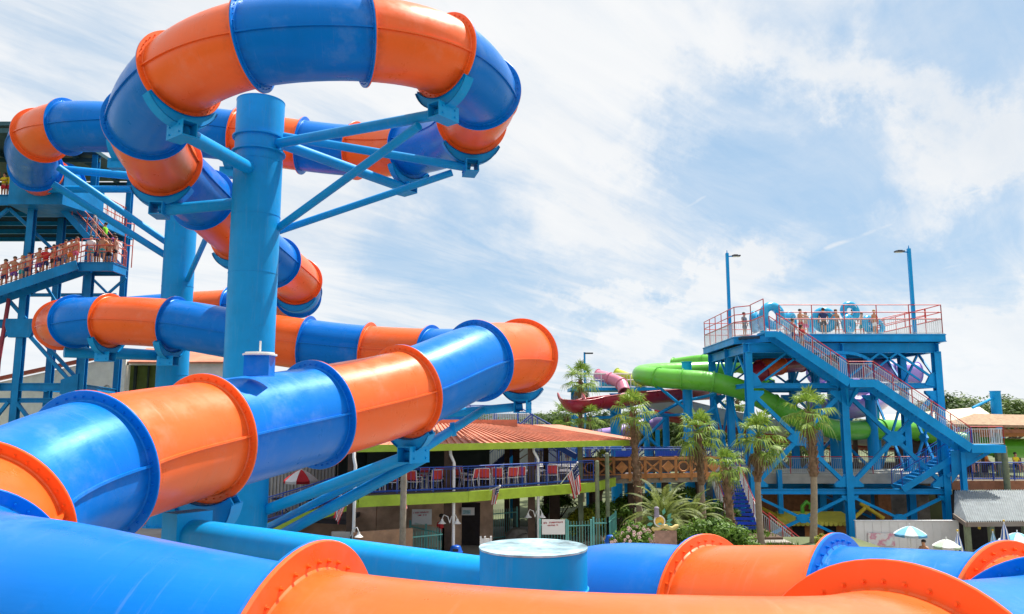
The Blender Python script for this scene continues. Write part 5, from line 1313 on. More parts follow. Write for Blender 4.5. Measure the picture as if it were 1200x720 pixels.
# rock wall and dark underside behind the tower
mb = MB(); mb.box((14.7, 63.6, -1.9), (33, 64.2, 2.2)); single(mb, 'retaining_wall', mat('mottled stone wall', (.22, .19, .16), .9, var=.5, scale=1.2, bump=.5, bscale=3), 'mottled grey brown stone retaining wall behind the tower legs', 'wall')

# ================================================================== right side: pavilion, deck, corrugated roof
pv = thing('pavilion', 'timber framed pavilion with orange brown roof beams at the right edge', 'pavilion', XY(1165, 60))
a, b, c, d = Q(1104, 497, 57), Q(1142, 485, 61), Q(1232, 487, 61), Q(1232, 499, 57)
mb = MB(); mb.slab([a, d, c, b], .18); mb.slab([b, c, V((c.x, c.y+4, a.z)), V((b.x, b.y+4, a.z))], .18); mb.build('roof', mat('sun bleached shingles', (.34, .22, .13), .85, var=.35, scale=4, dirt=.4), pv)
mb = MB()
for i in range(10):
    t = i/9; mb.beam(a+(d-a)*t-V((0, 0, .28)), b+(c-b)*t-V((0, 0, .28)), .12, .22)
mb.beam(a-V((.2, .1, .45)), d+V((.2, -.1, -.45)), .16, .22); mb.build('rafters', mat('dark red timber', (.25, .09, .035), .7, var=.3, scale=3), pv)
mb = MB(); q0, q1 = Q(1146, 508, 58.5), Q(1232, 507, 58.5); mb.beam(q0, q1, .15, .55); mb.build('lintel', ORW, pv)
mb = EACH('post', POLEG, pv)
for px in (1150, 1175, 1228): q = XY(px, 58.5, 0); mb.beam((q.x, q.y, 2.1), (q.x, q.y, q0.z), .35, .35, (0, 1, 0))

LMAT = mat('warm lamp', (.9, .7, .3), .4)
tn = thing('shade_roof', 'cream coloured sloping shade roof behind the tower stair', 'shade roof', XY(1070, 68))
mb = MB(); mb.slab([Q(998, 502, 66), Q(1110, 494, 62), Q(1160, 485, 62), Q(1148, 477, 74), Q(1034, 487, 74)], .12); mb.build('roof', mat('cream roof sheet', (.62, .58, .42), .7, var=.1), tn)
mb = MB(); mb.beam(Q(998, 505, 66), Q(1110, 497, 62), .2, .5); mb.build('fascia', mat('brown fascia', (.22, .12, .06), .8), tn)
mb = EACH('post', BROWNW, tn)
for px, Y in ((1006, 66), (1055, 65), (1100, 63), (1140, 72)): q = XY(px, Y, 0); mb.beam((q.x, q.y, 0), (q.x, q.y, Q(px, 500, Y).z), .3, .3, (0, 1, 0))

mb = MB(); p1_, p2_ = Q(1152, 507, 50.9), Q(1130, 521, 50.9)
rd = thing('dining_deck', 'raised dining deck with blue railing and brown timber fascia at the right edge', 'deck', XY(1160, 56))
za = 2.15; xa, xb = XY(1116, 55, za).x, XY(1240, 55, za).x
mb = MB(); mb.box((xa, 55, za-.2), (xb, 64, za)); mb.build('floor', GREYW, rd)
mb = MB(); mb.box((xa-.1, 54.88, za-.62), (xb, 54.99, za-.02)); mb.build('fascia', mat('red brown timber', (.30, .12, .06), .75, var=.25, scale=3), rd)
railing(rd, [V((xa, 62, za)), V((xa, 55.1, za)), V((xb, 55.1, za))], 1.2, (1.2, .12), RAILBLUE, RAILBLUE, 1.1, 1.5, .04, .14, .012)
mb = EACH('post', BROWNW, rd)
for i in range(4): x = xa+.5+i*2.3; mb.beam((x, 55.5, -1.9), (x, 55.5, za-.2), .35, .35, (0, 1, 0))

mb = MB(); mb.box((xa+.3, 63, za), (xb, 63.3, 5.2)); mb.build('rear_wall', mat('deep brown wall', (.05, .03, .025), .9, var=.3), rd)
for k, (px, Y, sh, rz, lab) in enumerate(((1133, 57, 'navy', .3, 'seated diner in navy shirt leftmost on the dining deck'), (1146, 58, 'yellow', -.6, 'seated diner in yellow shirt in the middle of the dining deck'), (1158, 57.5, 'orange', .8, 'seated diner in orange shirt left of the green pole'), (1192, 57.2, 'yellow', .1, 'seated diner in yellow shirt at the right edge of the dining deck'))):
    place_person(XY(px, Y, za), rz, lab, 'sit', sh, 'black', k % 3, k % 3)
    q = XY(px, Y+.0, za); root = thing('stool', 'plain dark stool under the '+lab.replace('seated ', '').split(' on ')[0].split(' in the')[0].split(' left of')[0].split(' at the')[0]+(' at the edge' if k == 3 else ''), 'stool', q, 'dark stools on the dining deck'); mb = MB(); mb.cyl(q+V((0, 0, .80)), q+V((0, 0, .84)), .2, n=14); mb.build('seat', BLACKM, root)
    mb = MB()
    for i in range(4): a_ = PI/4+PI/2*i; mb.cyl(q+V((math.cos(a_)*.14, math.sin(a_)*.14, .8)), q+V((math.cos(a_)*.2, math.sin(a_)*.2, 0)), .018, n=6)
    mb.build('legs', BLACKM, root)
mb = MB(); q = XY(1186, 54.4, -1.9); mb.cyl(q, (q.x, q.y, Q(1186, 524, 54.4).z), .22, .19, n=14); mb.ball((q.x, q.y, Q(1186, 524, 54.4).z), .19, 12, 6, (1, 1, .5)); single(mb, 'timber_pole', POLEG, 'stout green round pole in front of the dining deck at far right', 'pole')
cr = thing('corrugated_canopy', 'canopy with grey corrugated metal roof below the dining deck at the right edge', 'canopy', XY(1165, 48, -1.9))
CORR = mat('grey corrugated metal', (.36, .39, .40), .45, metal=.2, var=.18, scale=2, dirt=.3)
xl = XY(1118, 51.5, 1.7).x; mb = MB(); rows = []
e_l, e_r = Q(1133, 611.5, 45), Q(1245, 610, 45); t_l, t_r = Q(1119, 575, 51.5), Q(1238, 574, 51.5); n_ = 130
for j in range(2):
    A_, B_ = ((e_l, e_r), (t_l, t_r))[j]; rows.append([A_+(B_-A_)*(i/n_)+V((0, 0, .05*math.sin(i*PI/1.5))) for i in range(n_+1)])
vs = rows[0]+rows[1]; fs = [(i, i+1, n_+2+i, n_+1+i) for i in range(n_)]; mb.add(vs, fs); mb.add([v-V((0, 0, .03)) for v in vs], [tuple(reversed(f)) for f in fs])
s_l = Q(1118, 602, 48.5); mb.slab([s_l, e_l-V((0, 0, .0)), t_l-V((.02, 0, 0))], .04); mb.build('roof', CORR, cr)
mb = MB(); mb.beam(e_l-V((0, 0, .16)), e_r-V((0, 0, .16)), .14, .24); mb.beam(e_l-V((.02, 0, .16)), s_l-V((0, 0, .12)), .14, .24); mb.build('eave_beam', mat('grey brown beam', (.20, .16, .13), .8), cr)
mb = EACH('post', POLEG, cr)
for px in (1137, 1165, 1205): q = XY(px, 45.4, -1.9); mb.beam((q.x, q.y, -1.9), (q.x, q.y, e_l.z-.2), .26, .26, (0, 1, 0))

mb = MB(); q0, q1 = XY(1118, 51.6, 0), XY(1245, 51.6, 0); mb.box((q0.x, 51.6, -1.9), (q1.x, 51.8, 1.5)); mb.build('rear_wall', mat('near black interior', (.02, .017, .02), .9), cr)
q = Q(1147.5, 617, 46); mb = MB(); mb.cyl(q+V((0, 0, .25)), q-V((0, 0, .15)), .09, .07, n=10); single(mb, 'hanging_lantern', mat('yellow paint', (.70, .50, .03), .4), 'small yellow lantern hanging under the corrugated canopy', 'lantern')
# white wall with mural
ww = thing('screen_wall', 'long white panelled screen wall in front of the tower legs', 'wall', XY(1060, 48, -1.9))
xa, xb = XY(1003, 48.2, 0).x, XY(1123, 48.2, 0).x; zt_ = Q(1060, 611, 48.2).z
mb = MB(); mb.box((xa, 48.2, -1.9), (xb, 48.35, zt_)); mb.build('panel', mat('white wall panel', (.66, .66, .66), .6, var=.06, dirt=.08), ww)
mb = MB()
for i in range(13): x = xa+(xb-xa)*i/12; mb.box((x-.02, 48.17, -1.9), (x+.02, 48.197, zt_-.01))
mb.box((xa-.03, 48.14, zt_), (xb+.03, 48.4, zt_+.05)); mb.build('battens', mat('white wall panel', (.66, .66, .66), .6), ww)
def mural():
    m = bpy.data.materials.new('mural print'); m.use_nodes = True; n = NT(m.node_tree); b = n.n['Principled BSDF']; tc = n.new('ShaderNodeTexCoord').outputs['Object']
    v = n.new('ShaderNodeTexVoronoi'); n.put(v.inputs['Vector'], tc); v.inputs['Scale'].default_value = 3.2
    n.put(b.inputs['Base Color'], n.ramp(n.math('ADD', n.noise(tc, 1.3, 3), n.math('MULTIPLY', v.outputs[0], .1)), [(.38, (.22, .14, .36)), (.46, (.62, .62, .66)), (.54, (.66, .64, .62)), (.60, (.55, .20, .30)), (.72, (.60, .66, .66))])); return m
a_, b2_ = Q(1017, 625, 48.1), Q(1049, 640, 48.1); mp_ = thing('mural_panel', 'colourful printed picture panel mounted on the white screen wall', 'picture panel', (a_.x, 48.1, b2_.z)); mb = MB(); mb.box((a_.x, 48.09, b2_.z), (b2_.x, 48.16, a_.z)); mb.build('print', mural(), mp_)
# umbrellas by the pool
AQ = mat('aqua umbrella cloth', (.16, .45, .68), .8, var=.12); PW = mat('pale umbrella cloth', (.60, .68, .72), .8, var=.1)
umbrella(XY(1070, 43.5, -1.9), .85, Q(1070, 616.5, 43.5).z+1.9, [AQ, PW], 'open blue and white umbrella in front of the white screen wall')
umbrella(XY(1196, 44, -1.9), .95, Q(1196, 624, 44).z+1.9, [AQ, PW], 'open pale blue umbrella at the right edge below the canopy')
def closed_umb(px, py, Y, label, cols):
    b0 = XY(px, Y, -1.9); t_ = Q(px, py, Y).z; root = thing('closed_umbrella', label, 'umbrella', b0, 'folded umbrellas below the canopy'); ms = [MB() for _ in cols]
    for i in range(12):
        a0, a1 = 2*PI*i/12, 2*PI*(i+1)/12; m_ = ms[i % len(cols)]; pr = None
        for (zz, r_) in ((t_, .02), (t_-.35, .13), (t_-.8, .22), (t_-1.3, .30)):
            row = [V((b0.x+math.cos(a)*r_*f, b0.y+math.sin(a)*r_*f, zz)) for a, f in ((a0, 1), ((a0+a1)/2, .8), (a1, 1))]
            if pr: m_.add(pr+row, [(0, 1, 4, 3), (1, 2, 5, 4)])
            pr = row
    for m_, c in zip(ms, cols): m_.build('folded_cloth', c, root)
    mb = MB(); mb.cyl(b0, (b0.x, b0.y, t_+.1), .03, n=8); mb.build('pole', WHITEP, root); mb = MB(); mb.ball((b0.x, b0.y, t_+.12), .06, 8, 6); mb.build('finial', mat('gold finial', (.6, .4, .05), .3), root)
NV = mat('royal umbrella cloth', (.01, .10, .40), .8)
closed_umb(1126, 624.5, 43.5, 'folded blue and white umbrella at the right end of the white wall', [NV, CL['white']]); closed_umb(1181.5, 613, 43.8, 'tallest folded blue and white umbrella, near the right edge', [NV, CL['white']]); closed_umb(1167, 624, 45.0, 'folded pale umbrella left of the tallest folded one', [PW, AQ])
umb = umbrella(XY(1112, 43.5, -1.9), .72, Q(1112, 632, 43.5).z+1.9, [mat('pale green cloth', (.50, .62, .48), .8), CL['white']], 'tilted pale green and white umbrella beside the folded blue one')
place_person(XY(1085, 43.2, -1.9), -1.2, 'bare shouldered guest with dark hair sitting under the open blue umbrella', 'sit', None, 'teal', 0, 0)
q = XY(1085, 43.2, -1.9); root = thing('pool_chair', 'chair carrying the guest under the open blue umbrella', 'chair', q); mb = MB(); mb.cyl(q+V((0, 0, .78)), q+V((0, 0, .84)), .26, n=16); mb.build('seat', WHITEP, root); mb = MB()
for i in range(4): a_ = PI/4+PI/2*i; mb.cyl(q+V((math.cos(a_)*.2, math.sin(a_)*.2, .8)), q+V((math.cos(a_)*.24, math.sin(a_)*.24, 0)), .02, n=6)
mb.build('legs', WHITEP, root)
q = XY(1068, 43.4, -1.9); root = thing('pool_table', 'small round white table under the open blue umbrella', 'table', q); mb = MB(); mb.cyl(q+V((0, 0, .9)), q+V((0, 0, .94)), .45, n=18); mb.build('tabletop', WHITEP, root); mb = MB(); mb.cyl(q, q+V((0, 0, .9)), .05, n=8); mb.build('pedestal', WHITEP, root)

# ================================================================== left background building
lb = thing('pavilion_building', 'cream walled building with red trimmed gable behind the left tower', 'building', XY(120, 64))
YB = 62
def wq(pts, m, name, th=.2): mb = MB(); mb.plate([Q(*p) for p in pts], th); return mb.build(name, m, lb)
x0, x1 = XY(-30, YB, 0), XY(137, YB, 0)
tl_, tr_ = Q(-30, 452, YB), Q(137, 416, YB)
mb = MB(); mb.plate([V((x0.x, YB, 0)), V((x1.x, YB, 0)), V((x1.x, YB, tr_.z)), V((x0.x, YB, tl_.z))], .2); mb.build('gable_wall', CREAM, lb)
mb = MB(); mb.beam(tl_+V((0, -.2, .08)), Q(150, 413, YB)+V((0, -.2, .08)), .5, .26); mb.build('red_trim', mat('red brown trim', (.42, .07, .035), .5), lb)
mb = MB(); x2 = XY(300, YB, 0); zt_ = Q(230, 424, YB+.4).z; w0, w1 = Q(139, 428, YB+.4), Q(186, 459, YB+.4)
mb.box((x1.x, YB+.4, 0), (w0.x, YB+.7, zt_)); mb.box((w1.x, YB+.4, 0), (x2.x, YB+.7, zt_)); mb.box((w0.x, YB+.4, w0.z), (w1.x, YB+.7, zt_)); mb.box((w0.x, YB+.4, 0), (w1.x, YB+.7, w1.z)); mb.build('front_wall', CREAM, lb)
mb = MB(); mb.box((w0.x, YB+1.2, w1.z-.3), (w1.x, YB+1.3, w0.z+.1)); mb.build('loggia_back', mat('olive interior', (.10, .14, .02), .8, var=.3), lb)
mb = MB(); mb.box((w0.x+1.0, YB+.9, w1.z), (w0.x+1.2, YB+1.1, w0.z)); mb.box((w0.x+2.1, YB+.9, w1.z), (w0.x+2.2, YB+1.1, w0.z)); mb.build('mullions', DKG, lb)
mb = MB(); mb.slab([Q(150, 424, YB), Q(310, 424, YB), V((x2.x, YB+5, Q(240, 408, YB+5).z)), V((w0.x, YB+5, Q(240, 408, YB+5).z))], .15); mb.build('roof', TERRA, lb)
mb = MB(); q = Q(125, 455, YB-.15); mb.torus(q, .22, .05, (0, 1, 0), 14, 6); mb.build('vent', SIDING, lb)
# blue fence behind the pipe bracket, lower left
picket([XY(150, 27, 0), XY(215, 27, 0)], 1.7, 'royal blue metal fence low behind the pipe bracket at lower left', m=RAILBLUE, gap=.12)
bw = MB(); a_, b_0 = XY(-60, 75, 0), XY(690, 95, 0); bw.box((-8, 98, 0), (8.5, 106, 6.9)); single(bw, 'distant_hall', mat('hazy grey hall', (.40, .42, .44), .8), 'distant flat grey hall on the horizon right of the orange tube end', 'building')

# ================================================================== vegetation
def leafmat(name, a, b, rough=.55, trans=.0):
    m = bpy.data.materials.new(name); m.use_nodes = True; MATS[name] = m; n = NT(m.node_tree); p = n.n['Principled BSDF']
    g = n.new('ShaderNodeNewGeometry'); tc = n.new('ShaderNodeTexCoord').outputs['Object']
    f = n.math('ADD', n.math('MULTIPLY', g.outputs['Random Per Island'], .6), n.math('MULTIPLY', n.noise(tc, 1.3, 3), .5))
    n.put(p.inputs['Base Color'], n.ramp(f, [(.2, a), (.85, b)])); p.inputs['Roughness'].default_value = rough; p.inputs['Specular IOR Level'].default_value = .35
    t = n.new('ShaderNodeBsdfTranslucent'); n.put(t.inputs['Color'], n.ramp(f, [(.2, tuple(x*1.2 for x in a)), (.85, tuple(x*1.3 for x in b))])); mx = n.new('ShaderNodeMixShader'); mx.inputs[0].default_value = .28
    n.l.new(p.outputs[0], mx.inputs[1]); n.l.new(t.outputs[0], mx.inputs[2]); n.l.new(mx.outputs[0], n.n['Material Output'].inputs[0]); return m
PALMG = leafmat('fan palm leaf', (.07, .16, .02), (.30, .42, .06)); DEADP = leafmat('dry palm leaf', (.16, .11, .05), (.30, .22, .11))
DATEG = leafmat('feather palm leaf', (.08, .12, .03), (.28, .33, .08)); BUSHG = leafmat('bush leaf', (.04, .11, .012), (.17, .30, .03)); BUSHY = leafmat('yellow green bush leaf', (.10, .16, .01), (.42, .42, .03))
TREEG = leafmat('tree leaf', (.025, .06, .015), (.09, .15, .035)); TREEL = leafmat('light tree leaf', (.05, .09, .02), (.16, .23, .06))
TRUNKB = mat('palm boot bark', (.20, .12, .07), .9, var=.4, scale=6, bump=.8, bscale=12); TRUNKG = mat('smooth palm bark', (.32, .25, .18), .9, var=.2, scale=5, bump=.5, bscale=14)
BARK = mat('tree bark', (.14, .10, .07), .9, var=.3, scale=5, bump=.6, bscale=8)

def fan_frond(mb, o, az, el, L=1.0, fan=.85, rr=R, n=15, droop=.35):
    d = V((math.cos(az)*math.cos(el), math.sin(az)*math.cos(el), math.sin(el))); side = V((-math.sin(az), math.cos(az), 0)); up = side.cross(d)*-1
    h = o+d*L*.55; tip = o+d*L-V((0, 0, droop*L*.25))
    mb.path([o, h, tip], [.022, .016, .012], 4, False)
    d2 = (tip-h).normalized(); up2 = d2.cross(side).normalized()
    for i in range(n):
        a = rad(-105+210*i/(n-1))+rr.uniform(-.05, .05); ln = fan*(1-.22*abs(math.sin(a)))*rr.uniform(.88, 1.08)
        v = d2*math.cos(a)+side*math.sin(a)+up2*.12*math.cos(a); w = (d2*-math.sin(a)+side*math.cos(a))*.045*fan
        p1 = tip+v*ln*.55+up2*.04; p2 = tip+v*ln-V((0, 0, droop*ln*rr.uniform(.5, 1.2)))
        mb.add([tip-w*.2, tip+w*.2, p1+w, p1-w, p2], [(0, 1, 2, 3), (3, 2, 4)])
def fan_palm(seed, hgt, crown=1.25, boot=.45, r=.19, nf=34, dead=6, label='', loc=(0, 0, 0), lean=(0, 0), group='fan palms'):
    rr = random.Random(seed); root = thing('palm_tree', label, 'palm tree', loc, group); L = V(loc)
    pts = []; rs = []; n_ = 10; bend = rr.uniform(-.15, .15)
    for i in range(n_+1):
        t = i/n_; pts.append(L+V((lean[0]*t+bend*math.sin(t*PI), lean[1]*t, hgt*t))); rs.append(r*(1.15-.35*t))
    k = int(n_*(1-boot)); mb = MB(); mb.path(pts[:k+1], rs[:k+1], 12); mb.build('trunk', TRUNKG, root)
    mb = MB(); mb.path(pts[k:], [x*1.3 for x in rs[k:]], 12)
    for i in range(int(90*boot*hgt/4)):       # old leaf bases
        t = k/n_+(1-k/n_)*rr.random(); a = rr.uniform(0, 2*PI); j = min(n_-1, int(t*n_)); c = pts[j]+(pts[j+1]-pts[j])*(t*n_-j); rad_ = r*(1.15-.35*t)*1.28; o = V((math.cos(a), math.sin(a), 0))
        mb.beam(c+o*rad_*.9, c+o*(rad_+.10)+V((0, 0, .22)), .09, .03)
    mb.build('boots', TRUNKB, root)
    top = pts[-1]; mb = MB()
    for i in range(nf):
        t = i/nf; el = rad(84-125*t+rr.uniform(-16, 16)); az = i*2.399+rr.uniform(-.2, .2)
        fan_frond(mb, top+V((0, 0, .05)), az, el, crown*rr.uniform(.62, .80), crown*rr.uniform(.62, .78), rr, 15, .25+.5*t)
    mb.build('crown', PALMG, root)
    if dead:
        mb = MB()
        for i in range(dead): fan_frond(mb, top-V((0, 0, .15)), i*2.399+1, rad(-62+rr.uniform(-12, 12)), crown*.62, crown*.6, rr, 11, .8)
        mb.build('dry_fronds', DEADP, root)
    return root
def palm_at(px, Y, topy, toppx, seed, label, crown=1.3, boot=.45, r=.19, nf=34, dead=5, z0=0):
    b0 = XY(px, Y, z0); t = Q(toppx, topy, Y); crown *= .84 if Y < 50 else .9; r *= .74; nf = int(nf*.64); return fan_palm(seed, t.z-z0, crown, boot, r, nf, dead, label, b0, (t.x-b0.x, 0))
palm_at(752, 42.5, 483, 741, 11, 'fan palm with tall slim leaning trunk in front of the orange footbridge', 1.30, .62, .20, 34, 4)
palm_at(826, 43.5, 507, 818, 12, 'fan palm between the date palm and the blue staircase, behind the shrub', 1.45, .5, .20, 36, 5)
palm_at(863, 36.5, 548, 851, 13, 'shortest and nearest fan palm, rising from the dark green shrub', 1.05, .62, .19, 32, 3)
palm_at(893, 39.5, 512, 889, 14, 'fan palm with grey green drooping crown and dry skirt of leaves', 1.35, .35, .20, 38, 12)
palm_at(953, 42.0, 483, 948, 15, 'fan palm standing alone in front of the tower centre legs', 1.45, .45, .22, 34, 5)
palm_at(683, 62, 445, 680, 16, 'tallest distant fan palm, left of the dark red trough slide', 1.5, .45, .2, 32, 8)
palm_at(666, 64, 489, 664, 17, 'short distant fan palm just right of the big orange tube end', 1.45, .5, .2, 34, 3)
palm_at(692, 58, 490, 691, 18, 'distant fan palm directly under the tallest far palm', 1.2, .5, .2, 30, 3)
palm_at(735, 70, 497, 735, 19, 'small far fan palm behind the lattice truss', 1.3, .5, .2, 28, 4)
palm_at(864, 68, 470, 864, 20, 'far fan palm seen between the left legs of the tower', 1.6, .5, .2, 30, 8)
palm_at(706, 47.5, 541, 706, 21, 'small potted size fan palm beside the corner of the lime deck', .8, .5, .12, 24, 2)
palm_at(935, 64, 520, 935, 22, 'dull fan palm behind the crossed braces of the tower', 1.8, .5, .22, 34, 12)

def date_palm(loc, seed, label, nf=46, L=2.9):
    rr = random.Random(seed); root = thing('date_palm', label, 'palm tree', loc); b0 = V(loc); mb = MB(); mb.cyl(b0, b0+V((0, 0, .8)), .38, .32, n=14)
    for i in range(60): a = i*2.399; z = .8*i/60; mb.beam(b0+V((math.cos(a)*.34, math.sin(a)*.34, z)), b0+V((math.cos(a)*.44, math.sin(a)*.44, z+.16)), .12, .05)
    mb.build('trunk', TRUNKB, root); mb = MB(); top = b0+V((0, 0, .85))
    for i in range(nf):
        t = i/nf; el = rad(84-78*t+rr.uniform(-6, 6)); az = i*2.399; d = V((math.cos(az), math.sin(az), 0)); side = V((-math.sin(az), math.cos(az), 0)); pts = []; p = top.copy(); e = el; ln = L*rr.uniform(.85, 1.1)
        for j in range(13): pts.append(p.copy()); p = p+(d*math.cos(e)+V((0, 0, math.sin(e))))*ln/12; e -= (.045+.075*t+.012*j)
        mb.path(pts[:12], [.022*(1-.8*j/12) for j in range(12)], 4, False)
        for j in range(2, 36):
            u = j/36*12; k = min(11, int(u)); q = pts[k]+(pts[k+1]-pts[k])*(u-k); tg = (pts[k+1]-pts[k]).normalized(); w = ln*.17*math.sin(PI*min(1, (j+4)/40))**.6
            for s_ in (-1, 1):
                v = (side*s_*.8+tg*.75+V((0, 0, .25))).normalized(); e_ = q+v*w-V((0, 0, w*.25)); m_ = q+v*w*.5+V((0, 0, .01)); wd = tg*.018
                mb.add([q-wd, q+wd, m_+wd*1.2, m_-wd*1.2, e_], [(0, 1, 2, 3), (3, 2, 4)])
    mb.build('crown', DATEG, root); return root
date_palm(XY(778, 40, .35), 5, 'large sprawling feather palm with arching fronds in the middle of the garden', 44, 2.45)
date_palm(XY(812, 41.5, .2), 6, 'smaller feather palm behind the right side of the sprawling one', 34, 2.0)

def leaf_cloud(mb, c, rx, ry, rz, n, ls, rr, clumps=14, shell=.5):
    cs = []
    for i in range(clumps):
        v = V((rr.gauss(0, 1), rr.gauss(0, 1), rr.gauss(0, 1))).normalized()*rr.uniform(shell, 1)**.6; cs.append((V((v.x*rx, v.y*ry, abs(v.z)*rz if v.z < -.3 else v.z*rz)), rr.uniform(.25, .45)))
    for i in range(n):
        o, s_ = rr.choice(cs); v = V((rr.gauss(0, 1), rr.gauss(0, 1), rr.gauss(0, 1))).normalized()*(rr.random()**.4)
        p = V(c)+o+V((v.x*rx*s_, v.y*ry*s_, v.z*rz*s_)); nrm = (v+V((rr.uniform(-.6, .6), rr.uniform(-.6, .6), rr.uniform(.1, .9)))).normalized(); a = nrm.orthogonal().normalized(); a = Quaternion(nrm, rr.uniform(0, 6.3))@a; b = nrm.cross(a); l_ = ls*rr.uniform(.6, 1.3)
        mb.add([p-a*l_, p-b*l_*.45, p+a*l_, p+b*l_*.45], [(0, 1, 2, 3)])
def bush(loc, rx, ry, rz, n, ls, m, label, seed, group=None, flowers=None):
    rr = random.Random(seed); L = V(loc); root = thing('shrub', label, 'shrub', loc, group); mb = MB(); leaf_cloud(mb, L+V((0, 0, rz*.85)), rx, ry, rz, n, ls, rr, 22); mb.build('foliage', m, root)
    mb = MB()
    for i in range(9): a = i*2.4; mb.path([L, L+V((math.cos(a)*rx*.3, math.sin(a)*ry*.3, rz*.6)), L+V((math.cos(a)*rx*.6, math.sin(a)*ry*.6, rz*1.3))], [.04, .025, .01], 5)
    mb.build('stems', BARK, root)
    if flowers:
        mb = MB()
        for i in range(46):
            v = V((rr.gauss(0, 1), -abs(rr.gauss(0, 1)), rr.gauss(0, 1))).normalized(); p = L+V((v.x*rx*1.12, v.y*ry*1.1, rz*.9+v.z*rz*1.0))
            for k in range(5): a = 2*PI*k/5; q = p+V((math.cos(a)*.05, 0, math.sin(a)*.05)); mb.ball(q, .035, 6, 4, (1, .4, 1))
        mb.build('flowers', flowers, root)
    return root
PINKF = mat('pale pink petals', (.75, .52, .50), .6, var=.1)
bush(XY(743, 36.3), .95, .8, .85, 3400, .075, BUSHG, 'rounded bush dotted with pale pink flowers beside the emblem sign', 1, flowers=PINKF)
bush(XY(838, 35.2), 1.5, 1.2, 1.05, 6200, .085, BUSHG, 'wide dark green shrub at the foot of the nearest palm', 2)
bush(XY(880, 36.0), .7, .7, .55, 1600, .07, BUSHG, 'low dark green shrub right of the wide one', 3)
bush(XY(683, 43.2), .9, .8, .85, 2400, .10, BUSHY, 'bright yellow green croton bush on the bank left of the round poles', 4)
bush(XY(697, 44.5, .2), .9, .8, .9, 2400, .09, BUSHG, 'darker leafy bush right of the yellow green one on the bank', 5)
bush(XY(434, 32.5, .8), .85, .5, .34, 1600, .08, BUSHG, 'low leafy plants above the teal fence in front of the tan counter', 6)
bush(XY(553, 34.2), .35, .3, .16, 400, .05, BUSHG, 'small tuft of green at the foot of the blue bin', 7)
bush(XY(962, 40.5), .35, .3, .35, 400, .06, BUSHY, 'small bright green tuft at the foot of the palm before the tower', 8)
bush(XY(800, 38.5), 1.1, .9, .7, 2200, .08, BUSHG, 'leafy shrub under the sprawling feather palm', 9)
bush(XY(760, 39.5), .8, .8, .6, 1500, .08, BUSHY, 'yellowish shrub left below the sprawling feather palm', 10)
bush(XY(720, 46, .2), 1.1, .9, .7, 1800, .09, BUSHG, 'planting below the left half of the footbridge', 12)
bush(XY(752, 47.5, .2), 1.6, .9, 1.0, 2600, .10, BUSHG, 'dark planting below the middle of the footbridge', 13)
bush(XY(800, 48.5, .2), 1.7, .9, 1.1, 2800, .10, BUSHG, 'dark planting below the right end of the footbridge', 14)
bush(XY(845, 47.5, .1), 1.0, .9, .7, 1800, .09, BUSHG, 'shrub beside the left stringer of the blue staircase', 15)
bush(XY(655, 49.5, .2), 1.3, .9, .8, 2000, .10, BUSHG, 'dim shrub behind the posts under the right end of the deck', 16)
SOIL = mat('mulch soil', (.10, .06, .04), .95, var=.4, scale=4, bump=.6, bscale=10)
def bed(pts, h, name='planting_bed'):
    mb = MB(); mb.prism(pts, 0, h); struct(mb, name, SOIL)
bed([(3.9, 42.4), (14.4, 43), (14.4, 52.8), (3.9, 50)], .12)
bed([(5, 35), (14.2, 34), (14.2, 41.5), (5.5, 40.5)], .10)
bed([(-9, 31.9), (-4.6, 32.3), (-4.6, 33.2), (-9, 33.0)], .8)
# grass and ground-cover by tufts
mb = MB(); rr = random.Random(77)
for i in range(5200):
    x = rr.uniform(4.2, 14.2); y = rr.choice((rr.uniform(43, 52), rr.uniform(35.5, 40.8)))
    p = V((x, y, .11)); a = rr.uniform(0, 6.3); h = rr.uniform(.10, .32); o = V((math.cos(a)*.03, math.sin(a)*.03, 0)); mb.add([p-o, p+o, p+V((rr.uniform(-.12, .12), rr.uniform(-.12, .12), h))], [(0, 1, 2)])
mb.build('ground_cover', BUSHG, label='low green ground cover between the garden palms', category='ground cover', kind='stuff')

TP = {}
def tree_proto(kind, seed, m, hgt=8, r=3.2, n=3600, ls=.22):
    rr = random.Random(seed); root = thing('broadleaf_tree', 'x', 'tree', (0, 0, 0)); mb = MB(); mb.path([(0, 0, 0), (.1, 0, hgt*.25), (.0, .1, hgt*.55)], [.28, .22, .14], 8)
    for i in range(9): a = i*2.4; z = hgt*(.25+.035*i); mb.path([(0, .05, z), (math.cos(a)*r*.4, math.sin(a)*r*.4, z+r*.3), (math.cos(a)*r*.75, math.sin(a)*r*.75, z+r*.5)], [.11, .07, .02], 5)
    mb.build('trunk', BARK, root); mb = MB(); leaf_cloud(mb, (0, 0, hgt*.66), r, r, hgt*.32, n, ls, rr, 34, .3); mb.build('crown', m, root); return root
protos = [tree_proto(0, 1, TREEG), tree_proto(1, 2, TREEL, 7.5, 3.0), tree_proto(2, 3, TREEG, 9, 3.4, 4200)]
